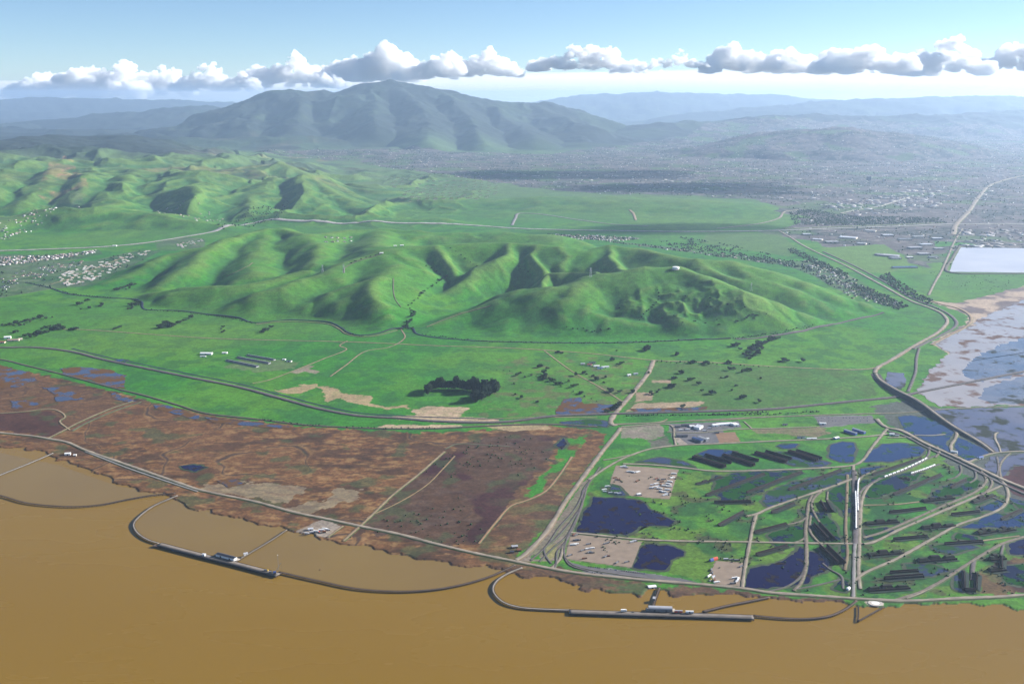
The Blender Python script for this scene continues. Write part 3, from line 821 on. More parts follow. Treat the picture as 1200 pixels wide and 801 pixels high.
def build_bands():
    hills = [b for b in BANDS if b[5]]
    flat_px = np.vstack([np.array(b[1], float) for b in hills]) if hills else None
    hits = hit(flat_px) if hills else None
    k = 0; geo = []
    for b in BANDS:
        name, px, width, m, bank, onhill, step, slope, wob, bankm = b
        if onhill:
            P = hits[k:k + len(px)][:, :2]; k += len(px)
        else:
            P = gp(px)
        P = crom(P, step); N = side(P)
        L = np.arange(len(P)) * step
        w = width * .42 * (1 + .22 * (2 * vn(L / 9.0, L * 0 + len(geo), 6) - 1)) * (1 + wob * (2 * vn(L / 31.0, L * 0 + len(geo), 5) - 1))
        e = bank * slope + .8
        offs = [-(w + e), -w, w, w + e]
        geo.append((P, [P + N * o[:, None] for o in offs]))
    allxy = np.vstack([np.vstack(g[1] + [g[0]]) for g in geo])
    H = heights(allxy[:, 0], allxy[:, 1]); H = np.maximum(H, .2)
    p = 0
    for i, (b, g) in enumerate(zip(BANDS, geo)):
        name, px, width, m, bank, onhill, step, slope, wob, bankm = b
        n = len(g[0]); hs = [H[p + j * n:p + (j + 1) * n] for j in range(5)]; p += 5 * n
        top = np.maximum.reduce([hs[1], hs[2], hs[4]]) if not onhill else None
        up = bank + i * .012
        V = []
        for j in range(4):
            if j in (0, 3): z = hs[j] - .4
            else: z = (top if top is not None else hs[j]) + up
            V.append(np.column_stack([g[1][j], z]))
        V = np.stack(V, 1).reshape(-1, 3)
        F = []; MI = []
        for a in range(n - 1):
            for j in range(3):
                F.append((a * 4 + j, a * 4 + j + 1, (a + 1) * 4 + j + 1, (a + 1) * 4 + j)); MI.append(0 if j == 1 else 1)
        F = np.array(F)[:, ::-1]
        me = np_mesh(name, V, F, smooth=False)
        o = link(name, me, None, [m, bankm or M['bank']])
        me.polygons.foreach_set('material_index', MI)
        tag(o, kind='structure')

M = {}
M['bank'] = mat('grassy_bank', (.055, .075, .025), .95, .4, .05)
M['bank_dark'] = mat('dark_bank', (.035, .030, .024), .95, .4, .06)
M['bank_earth'] = mat('earth_bank', (.16, .115, .07), .95, .3, .06)
M['road'] = mat('worn_road', (.225, .185, .14), .9, .34, .035)
M['freeway'] = mat('pale_freeway', (.30, .28, .26), .9, .15, .02)
M['road_grey'] = mat('asphalt_road', (.20, .185, .18), .9, .15, .05)
M['dirt'] = mat('dirt_track', (.24, .17, .10), .95, .38, .06)
M['dirt_red'] = mat('red_dirt_track', (.26, .15, .08), .95, .2, .06)
M['ballast'] = mat('rail_ballast', (.095, .080, .080), .95, .4, .12)
M['ballast_light'] = mat('pale_rail_ballast', (.15, .12, .092), .95, .4, .12)
M['levee'] = mat('levee_top', (.10, .085, .06), .95, .3, .05)
M['canal'] = mat('canal_water', (.010, .020, .032), .5, .2, .02, spec=.2)
M['concrete'] = mat('pale_concrete', (.40, .36, .31), .85, .15, .05)

def roads():
    # shore road
    band('road', [(-200, 486), (0, 507), (39, 511), (57, 514), (78, 518), (99, 527), (150, 545), (210, 566), (234, 574), (300, 588), (348, 601), (378, 607), (420, 616), (468, 626), (510, 637), (556, 648), (600, 657), (645, 666), (675, 671),
                  (750, 679), (825, 685), (875, 690), (900, 694), (940, 697), (985, 700), (1015, 702), (1060, 704), (1125, 701), (1175, 699), (1200, 697), (1400, 694)], 10.5, M['road'], 2.0)
    band('road', [(100, 529), (150, 548.5), (212, 569.5), (232, 576)], 6, M['road_grey'], 1.4)
    # marsh tracks
    band('dirt_track', [(57, 513), (79, 502), (90, 496), (129, 479), (156, 470)], 7, M['dirt'], 1.4)
    band('dirt_track', [(84, 505), (100, 496), (135, 481), (165, 471)], 6, M['levee'], 1.4)
    band('dirt_track', [(82, 504), (70, 493), (76, 489), (70, 482), (57, 479), (30, 482), (0, 484), (-100, 485)], 6, M['dirt'], 1.2)
    band('dirt_track', [(402, 634), (432, 607), (460, 580), (490, 556), (521, 529)], 7.5, M['dirt'], 1.2)
    band('dirt_track', [(430, 606), (470, 587), (500, 568), (520, 548), (533, 534)], 4, M['dirt_red'], .5)
    band('dirt_track', [(521, 526), (536, 520), (565, 521), (598, 523)], 5, M['levee'], .8)
    band('dirt_track', [(561, 637), (580, 613), (600, 592), (615, 587), (637, 577), (655, 557), (670, 535)], 6.5, M['dirt_red'], 1.0)
    band('dirt_track', [(384, 629), (402, 616)], 6, M['dirt'], .8)
    # levee and railway across the plain
    band('levee', [(-200, 398), (0, 421), (30, 428), (75, 439), (135, 455), (168, 463), (210, 475), (240, 484), (300, 491), (360, 498), (444, 502), (510, 502), (570, 499), (640, 497), (700, 500)], 7, M['levee'], 2.2, bankm=M['bank_dark'])
    band('railway_track', [(-200, 399), (0, 407), (39, 407), (84, 412), (120, 421), (168, 431), (222, 442), (282, 454), (330, 467), (375, 479), (420, 487), (468, 490), (510, 493.5), (588, 494.5), (650, 487.5), (730, 484.5), (825, 482),
                           (900, 479.5), (950, 475), (1000, 470), (1050, 465), (1075, 460), (1125, 450), (1197, 436), (1300, 416), (1500, 380)], 15, M['ballast'], 2.6, bankm=M['bank_dark'])
    band('canal', [(84, 408), (120, 417), (168, 427), (222, 438), (282, 450), (330, 462.5), (375, 474.5), (420, 483.5), (468, 487), (590, 491)], 9, M['canal'], .3, bankm=M['bank_dark'])
    band('railway_track', [(720, 497.5), (775, 495), (825, 492), (900, 488.5), (975, 486), (1025, 484.5), (1062, 483.5), (1100, 480), (1200, 475.5), (1400, 470)], 8, M['ballast_light'], 1.4, bankm=M['bank'])
    band('road', [(560, 491.5), (620, 489), (700, 489)], 5, M['dirt'], .6)
    # field roads
    band('road', [(60, 386), (93, 386), (180, 392), (240, 396), (300, 398), (420, 401), (510, 405), (600, 408), (690, 414), (765, 422), (840, 425), (900, 429), (962, 432), (1005, 433), (1025, 431), (1050, 420), (1070, 407)], 8, M['dirt'], 1.0)
    band('dirt_track', [(407, 399.5), (398, 405), (406, 409), (380, 420), (340, 436), (312, 446), (296, 449)], 7, M['dirt'], .6)
    band('dirt_track', [(470, 386), (474, 396), (455, 407), (430, 411), (405, 428), (387, 441)], 6.5, M['dirt'], .6)
    band('dirt_track', [(637, 410), (655, 424), (672, 436), (700, 452), (724, 467), (731, 472)], 6, M['dirt'], .6)
    band('dirt_road', [(766, 422), (760, 436), (745, 456), (727, 477), (717, 490), (716, 496), (722, 499)], 16, M['road'], 1.2, bankm=M['bank_earth'])
    band('road', [(727, 501), (724, 506), (707, 527), (692, 547), (675, 570), (662, 588), (650, 608), (637, 627), (612, 652), (605, 656)], 12, M['road'], 1.4, bankm=M['bank_earth'])
    band('road', [(716, 497), (775, 494), (782, 491)], 6, M['dirt'], .8)
    # rail fan
    for q in ([(703, 547), (697, 556), (683, 575), (682, 592), (676, 606), (664, 628), (650, 640), (640, 650), (632, 658)], [(686, 572), (674, 596), (655, 618), (640, 640), (622, 656)],
              [(681, 594), (668, 612), (650, 632), (638, 642), (640, 652), (646, 660)], [(683, 590), (672, 618), (662, 636), (653, 646), (652, 658), (650, 666)], [(707, 548), (690, 566), (684, 584), (676, 606), (664, 632), (661, 648), (668, 662), (690, 669)],
              [(661, 652), (672, 662), (690, 667), (740, 675), (800, 682), (860, 689)]):
        band('railway_track', q, 4.5, M['ballast'], .9)
    band('road', [(645, 667), (656, 655), (660, 640)], 7, M['road'], .8)
    # base roads
    band('road', [(669, 624), (700, 627), (750, 632), (800, 634), (877, 635), (950, 636.5), (1000, 637), (1016, 637), (1024, 635), (1055, 620), (1090, 605), (1125, 590), (1174, 569)], 8.5, M['road'], 1.3)
    band('railway_track', [(1012, 630), (1030, 625), (1055, 615), (1100, 595), (1140, 578), (1150, 571), (1156, 562), (1150, 552)], 8, M['ballast_light'], 1.2)
    band('road', [(1002, 680), (1012, 672), (1050, 655), (1088, 634), (1125, 614), (1150, 606), (1165, 600), (1175, 594), (1181, 584), (1181, 576), (1177, 567), (1171, 561)], 8.5, M['road'], 1.3)
    band('road', [(1000, 700), (1000.5, 680), (1001, 655), (1002, 637)], 8, M['road_grey'], 1.4)
    band('road', [(1008, 690), (1006, 670), (1007, 640), (1008, 610), (1009.5, 590), (1013, 578), (1020, 568), (1032, 560)], 8, M['road'], 1.2)
    band('railway_track', [(1002.5, 637), (1003, 620), (1003, 600), (1002, 580), (1001.5, 562), (1001, 551)], 14, M['ballast'], 1.5)
    band('railway_track', [(1005.6, 622), (1005.4, 600), (1005, 577), (1007, 562), (1014, 556), (1026, 551.5)], 6, M['ballast_light'], 1.2)
    band('road', [(690, 562), (712, 547), (733, 536), (762, 526), (782, 523), (800, 521.5), (850, 519.5), (900, 517), (962, 514.5), (1020, 511), (1040, 508.5)], 8.5, M['road'], 1.2)
    band('road', [(707, 539), (725, 536), (738, 533)], 6, M['road'], 1.0)
    band('road', [(730, 543.5), (760, 544.5), (800, 548), (830, 551.5), (860, 552), (900, 551), (950, 549), (1000, 545), (1010, 540), (1022, 524), (1034, 509), (1040, 502)], 9, M['road'], 1.3)
    band('road', [(874, 605), (886, 602.5), (900, 596), (928, 586), (955, 577), (978, 569), (999, 561)], 9.5, M['road'], 1.3)
    band('road', [(886, 603), (882, 618), (879, 634), (875, 654), (872, 672), (870, 688)], 8, M['road'], 1.2)
    band('road', [(1001.5, 560), (1000, 552), (1000, 545)], 9, M['road'], 1.1)
    band('road', [(800, 493.5), (850, 492), (900, 488)], 5, M['dirt'], .8)
    band('road', [(782, 506), (815, 507), (862, 503), (900, 502), (957, 500)], 6, M['road'], 1.0)
    band('road', [(728, 500), (784, 497.5), (790, 513), (792, 522)], 7, M['road'], .9)
    band('road', [(872, 494), (881, 502)], 5, M['road'], .9)
    # rail yard tree in the flooded corner
    band('railway_track', [(952, 580), (948, 588), (946, 602), (944, 623), (945, 643), (944, 667), (938, 684), (930, 692)], 8, M['ballast_light'], 1.2)
    band('railway_track', [(965, 574), (955, 582), (951, 592), (956, 605), (963, 616)], 6, M['ballast_light'], 1.1)
    band('railway_track', [(950, 604), (949, 622), (955, 631), (964, 640)], 6, M['ballast_light'], 1.1)
    band('railway_track', [(946.5, 598), (943, 608), (932, 613), (922, 614.5)], 5.5, M['ballast_light'], 1.1)
    band('railway_track', [(945, 620), (941, 632), (930, 636)], 5, M['ballast_light'], 1.1)
    band('railway_track', [(944, 662), (938, 676), (920, 688), (900, 693)], 5, M['ballast'], 1.0)
    band('railway_track', [(964, 660), (974, 668), (985, 674), (988, 690)], 5, M['ballast'], 1.0)
    band('railway_track', [(930, 691), (960, 685), (985, 679)], 5, M['ballast'], 1.0)
    band('dirt_track', [(993, 556), (992.5, 580), (991, 620), (993, 650), (990, 668)], 7, M['bank_earth'], .9)
    band('railway_track', [(970, 576), (969, 586)], 5, M['ballast_light'], 1.0)
    # south-east tracks
    band('railway_track', [(1050, 703), (1075, 695), (1100, 683), (1120, 670), (1140, 657), (1160, 645), (1175, 637), (1200, 629), (1260, 610)], 8, M['ballast_light'], 1.2)
    band('road', [(1062, 701), (1085, 692), (1104, 680)], 6, M['road'], 1.1)
    band('railway_track', [(1142, 655), (1140, 664), (1139, 680)], 8, M['ballast'], 1.0)
    band('railway_track', [(1176, 636), (1173, 650)], 5, M['ballast'], 1.0)
    band('railway_track', [(1142, 635), (1170, 631), (1195, 628)], 5, M['dirt'], 1.0)
    band('railway_track', [(1007, 595), (1008, 577), (1018, 568), (1034, 560), (1060, 551), (1080, 541), (1088, 532), (1089, 524)], 7, M['ballast'], 1.0)
    band('railway_track', [(1012, 592), (1050, 591), (1077, 588)], 5, M['dirt'], .9)
    band('railway_track', [(1096, 536), (1101, 529), (1098, 523)], 6, M['ballast_light'], 1.0)
    band('railway_track', [(1125, 545), (1126, 553), (1118, 560), (1110, 562)], 5, M['ballast'], 1.0)
    band('railway_track', [(1143, 552), (1143, 561), (1136, 566)], 5, M['ballast'], 1.0)
    band('railway_track', [(1152, 554), (1162, 563), (1160, 572), (1148, 582)], 6, M['ballast_light'], 1.0)
    band('railway_track', [(1150, 577), (1180, 590)], 4, M['ballast'], 1.0)
    band('railway_track', [(1176, 567), (1172, 556), (1172, 545), (1178, 536), (1184, 531)], 5.5, M['ballast_light'], 1.1)
    band('railway_track', [(1168, 560), (1170, 548), (1168, 535)], 5.5, M['ballast'], 1.1)
    # main road past the junction
    band('road', [(1027, 491), (1034, 498), (1042, 502), (1054, 504), (1085, 520), (1120, 535.5), (1150, 550), (1174, 561.5), (1200, 572), (1300, 612)], 15, M['road'], 1.7)
    band('railway_track', [(1040, 505), (1060, 511), (1085, 524), (1120, 540), (1150, 555), (1174, 567), (1200, 578.5), (1290, 616)], 8, M['ballast'], 1.4)
    band('road', [(1072, 510), (1090, 510.5), (1108, 509)], 6, M['road'], 1.2)
    band('road', [(1040, 513), (1060, 512.5), (1072, 513)], 6, M['road'], 1.0)
    band('road', [(1136, 541.5), (1150, 535.5), (1166, 531), (1186, 529.5), (1210, 529), (1300, 520)], 9, M['road'], 1.6)
    band('road', [(1173, 531), (1170, 522), (1166, 514), (1167, 508), (1170, 507)], 7, M['road'], 1.2)
    band('road', [(1117, 503), (1121, 508), (1119, 515), (1114.5, 522), (1116, 530), (1121, 534)], 10, M['road'], 1.5)
    # railway and road round the end of the hills
    band('road', [(1025, 437), (1028, 431), (1044, 422), (1068, 407), (1084, 398), (1098, 390), (1106, 383), (1110, 376), (1103, 367), (1090, 361), (1068, 353), (1035, 335), (990, 311), (960, 297), (940, 287), (926, 278), (912, 270)], 15, M['road'], 1.6, bankm=M['bank_earth'])
    band('railway_track', [(1070, 409), (1090, 399), (1112, 388), (1121, 379), (1113, 369), (1098, 361), (1072, 351), (1040, 332), (1000, 311), (965, 295)], 14, M['ballast'], 1.6)
    band('railway_track', [(1064, 459), (1069, 447), (1073, 435), (1074, 420), (1077, 408)], 9, M['ballast'], 1.4)
    band('dirt_track', [(1090, 352), (1105, 357), (1122, 361), (1136, 369), (1138, 376), (1130, 384), (1112, 393), (1092, 404)], 16, M['dirt'], .7)
    # canal and service road along the foot of the hills
    band('canal', [(30, 331), (54, 336), (84, 345), (129, 349), (150, 350), (165, 354), (171, 362.5), (210, 364), (255, 370), (282, 374), (300, 378), (336, 375), (384, 378), (400, 384), (407, 389), (420, 392.5), (440, 391.5), (466, 385.5), (482, 385), (488, 391), (510, 395.5),
                   (555, 399), (600, 400.5), (650, 401.5), (720, 401.5), (822, 398), (856, 397)], 11, M['canal'], .7, bankm=M['bank_dark'])
    band('dirt_track', [(862, 397), (880, 397), (916, 392), (940, 388), (954, 384), (975, 380), (990, 377), (1012, 372), (1035, 366)], 13, M['ballast'], 1.0, onhill=True, bankm=M['bank_dark'])
    band('dirt_track', [(300, 380), (336, 377), (384, 380), (398, 386), (405, 391), (420, 394.5), (440, 393.5), (466, 387.5)], 5, M['dirt'], 1.1)
    band('dirt_track', [(500, 383), (522, 374), (546, 366), (575, 358)], 5, M['dirt'], .9, onhill=True)
    band('dirt_track', [(461, 326), (461, 340), (463, 350), (470, 360)], 4, M['levee'], .9, onhill=True)
    band('dirt_track', [(449, 297), (430, 303), (412, 309), (404, 314), (403, 320)], 5, M['levee'], .9, onhill=True)
    band('dirt_track', [(265, 324), (276, 319), (288, 313), (296, 308)], 5, M['dirt'], .9, onhill=True)
    # freeways and streets of the plain
    fz = 20
    band('highway', [(-100, 296), (0, 294), (60, 292), (110, 290), (160, 286), (220, 277), (262, 266), (300, 261), (342, 258.5), (427, 260), (491, 261.5), (560, 264.5), (600, 267.5), (640, 269), (720, 270.5), (800, 271.5), (900, 270.5), (1000, 267), (1060, 265), (1110, 263), (1200, 262.5), (1400, 262)], 40, M['freeway'], 2.0, onhill=True, step=14)
    band('highway', [(920, 268), (1000, 265), (1060, 263), (1108, 261)], 30, mat('pale_verge', (.20, .23, .12), .95, .2, .03), 1.5, step=14)
    band('highway', [(1117, 275), (1120, 264), (1128, 255), (1135, 248), (1143, 236), (1150, 227), (1158, 218.5), (1168, 214), (1185, 209), (1205, 205), (1260, 196)], 46, M['road'], 2.0, step=14)
    band('road', [(1128, 268), (1119, 282), (1111, 300), (1103, 318), (1096, 330), (1088, 346)], 14, M['road'], 1.2, step=12)
    band('highway', [(600, 264), (604, 256), (610, 250), (640, 252), (680, 258), (720, 263), (760, 265)], 26, M['road_grey'], 1.5, onhill=True, step=14)
    band('highway', [(840, 268), (890, 262), (912, 256), (920, 248), (935, 246)], 24, M['road'], 1.5, onhill=True, step=14)
    band('street', [(985, 250), (1005, 246), (1030, 242), (1050, 236), (1066, 231)], 22, M['concrete'], 1.5, step=14)
    band('road', [(745, 258), (742, 250), (738, 246)], 26, M['dirt'], 1.0, onhill=True)
    band('road', [(60, 333), (80, 327), (100, 319), (118, 312), (150, 300)], 8, M['dirt'], 1.0, onhill=True)
    # reservoir dike
    band('levee', [(1125, 288.5), (1116, 303), (1111, 318.5), (1122, 320.5), (1160, 321), (1200, 321), (1310, 322)], 14, M['levee'], 4.0, step=12)
roads(); build_bands()

# the overpass: a long raised bank that carries the road over the railway
def overpass():
    t = bpy.data.objects.new('overpass', None); C.objects.link(t)
    px = [(1026, 438), (1031, 446), (1050, 459.5), (1075, 473), (1100, 490.5), (1115, 500), (1150, 520), (1164, 530)]
    hs = [3, 6, 11, 13, 10, 7, 4, 2]
    P = gp(px); P = np.column_stack([P, hs]); P = crom(P, 6); N = side(P)
    t.location = (*P[0, :2], 2.0); tag(t, 'long raised road bank crossing over the railway beside the tidal flats', 'overpass')
    org = np.array((*P[0, :2], 2.0))
    def strip(name, offs, zs, m):
        V = np.stack([np.column_stack([P[:, :2] + N * o, LAND + (P[:, 2] if z == 't' else (P[:, 2] + z if isinstance(z, float) else np.full(len(P), -.5)))]) for o, z in zip(offs, zs)], 1)
        k = len(offs); V = V.reshape(-1, 3) - org
        F = [(a * k + j, (a + 1) * k + j, (a + 1) * k + j + 1, a * k + j + 1) for a in range(len(P) - 1) for j in range(k - 1)]
        link(name, np_mesh(name, V, np.array(F), smooth=False), t, [m])
    strip('embankment', [20, 6.2, -6.2, -20], ['b', -.1, -.1, 'b'], M['bank_dark'])
    strip('roadway', [5.6, 5.6, -5.6, -5.6], [-.05, .25, .25, -.05], M['road'])
    strip('guard_rail', [6.0, 6.0, 5.8, 5.8], [-.2, 1.1, 1.1, -.2], M['concrete'])
    strip('guard_rail', [-5.8, -5.8, -6.0, -6.0], [-.2, 1.1, 1.1, -.2], M['concrete'])
overpass()


# paved and gravelled lots
M['lot'] = mat('tan_gravel', (.22, .165, .12), .95, .16, .05)
M['lot_red'] = mat('red_brown_earth', (.20, .115, .065), .95, .2, .06)
M['lot_grey'] = mat('old_asphalt', (.105, .10, .105), .95, .2, .06)
for i, (name, px, m) in enumerate([('gravel_lot', [(722, 545), (758, 547), (795, 550), (790, 567), (784, 584.5), (758, 582.5), (734, 580), (727, 575), (715, 566), (718, 556)], 'lot'),
    ('gravel_lot', [(669, 625.5), (710, 630), (751, 635.5), (746, 650), (740, 664.5), (700, 659.5), (662, 654)], 'lot'), ('gravel_lot', [(840, 657), (871, 659), (868, 686.5), (838, 684), (832, 670)], 'lot'),
    ('parking_lot', [(664, 657.5), (690, 664), (745, 669.5), (800, 678), (818, 682), (767, 678.5), (690, 672)], 'lot_grey'), ('parking_lot', [(784, 497), (835, 495), (866, 494), (869, 500.5), (846, 501), (852, 517), (806, 520), (794, 511)], 'lot_grey'),
    ('parking_lot', [(955, 488), (1022, 487), (1026, 495), (1000, 496), (975, 499), (962, 500.5)], 'lot_grey'), ('earth_pad', [(838, 507), (861, 506), (866, 516), (843, 518)], 'lot_red')]):
    P = gp(px); sheet(name, [tuple(q) for q in P], LAND + .34 + i * .01, M[m])

# ------------------------------------------------------------------ standing water
W_ = {}
W_['deep'] = water_mat('deep_pond', (.004, .0006, .030), .10, reed=(.022, .016, .014), reed_amount=.18, reed_scale=.03, spec=.3)
W_['dark'] = water_mat('dark_flood', (.006, .006, .026), .12, reed=(.016, .065, .016), reed_amount=.62, reed_scale=.02, spec=.3)
W_['blue'] = water_mat('blue_flood', (.006, .018, .075), .12, reed=(.03, .07, .025), reed_amount=.14, reed_scale=.02)
W_['grey'] = water_mat('grey_flood', (.026, .030, .065), .16, reed=(.025, .070, .022), reed_amount=.55, reed_scale=.018)
W_['marsh'] = water_mat('marsh_flood', (.040, .050, .095), .15, reed=(.11, .058, .026), reed_amount=.62, reed_scale=.016)
W_['tidal'] = water_mat('tidal_water', (.060, .062, .110), .18, shallow=(.11, .095, .12), reed=(.045, .050, .040), reed_amount=.36, reed_scale=.012, ripple=.05, spec=.7)
W_['lake'] = water_mat('lake_water', (.045, .062, .10), .12, shallow=(.16, .15, .16), reed=(.05, .055, .05), reed_amount=.12, reed_scale=.012, ripple=.04, spec=.8)
W_['pan'] = water_mat('reservoir_water', (.42, .41, .44), .3, shallow=(.50, .48, .49), ripple=.05)
W_['silt'] = water_mat('silty_shallows', (.33, .28, .24), .2, shallow=(.28, .24, .21), reed=(.14, .09, .07), reed_amount=.26, reed_scale=.012, ripple=.04, spec=.8)

MARGIN = mat('wet_margin', (.030, .045, .018), .8, .5, .06)
NP = [0]
def pond(px, key, name='pond', wob=10, z=None):
    P = gp(px, LAND)
    Q = []
    for i in range(len(P)):
        a, b = P[i], P[(i + 1) % len(P)]
        n = max(1, int(np.hypot(*(b - a)) / 5))
        for k in range(n): Q.append(a + (b - a) * k / n)
    Q = np.array(Q)
    Q = Q + np.column_stack([fbm(Q[:, 0], Q[:, 1], 45, 3, 601) - .5, (fbm(Q[:, 0], Q[:, 1], 45, 3, 607) - .5) * 1.6]) * wob * 2.2 + np.column_stack([fbm(Q[:, 0], Q[:, 1], 14, 2, 611) - .5, (fbm(Q[:, 0], Q[:, 1], 14, 2, 613) - .5) * 1.5]) * wob * .8
    NP[0] += 1
    zz = LAND + (z if z is not None else .62 + NP[0] * .006)
    sheet(name, [tuple(q) for q in Q], zz, W_[key])
    if key in ('deep', 'blue', 'dark', 'grey'):      # trampled wet margin round the water
        d = np.roll(Q, -1, 0) - np.roll(Q, 1, 0); d /= np.maximum(np.hypot(*d.T), 1e-6)[:, None]; nrm = np.column_stack([d[:, 1], -d[:, 0]])
        if np.sum(Q[:, 0] * np.roll(Q[:, 1], -1) - np.roll(Q[:, 0], -1) * Q[:, 1]) < 0: nrm = -nrm
        g = 2 + 11 * fbm(Q[:, 0], Q[:, 1], 38, 3, 641)
        sheet('pond_margin', [tuple(q) for q in Q + nrm * g[:, None]], zz - .30, MARGIN)
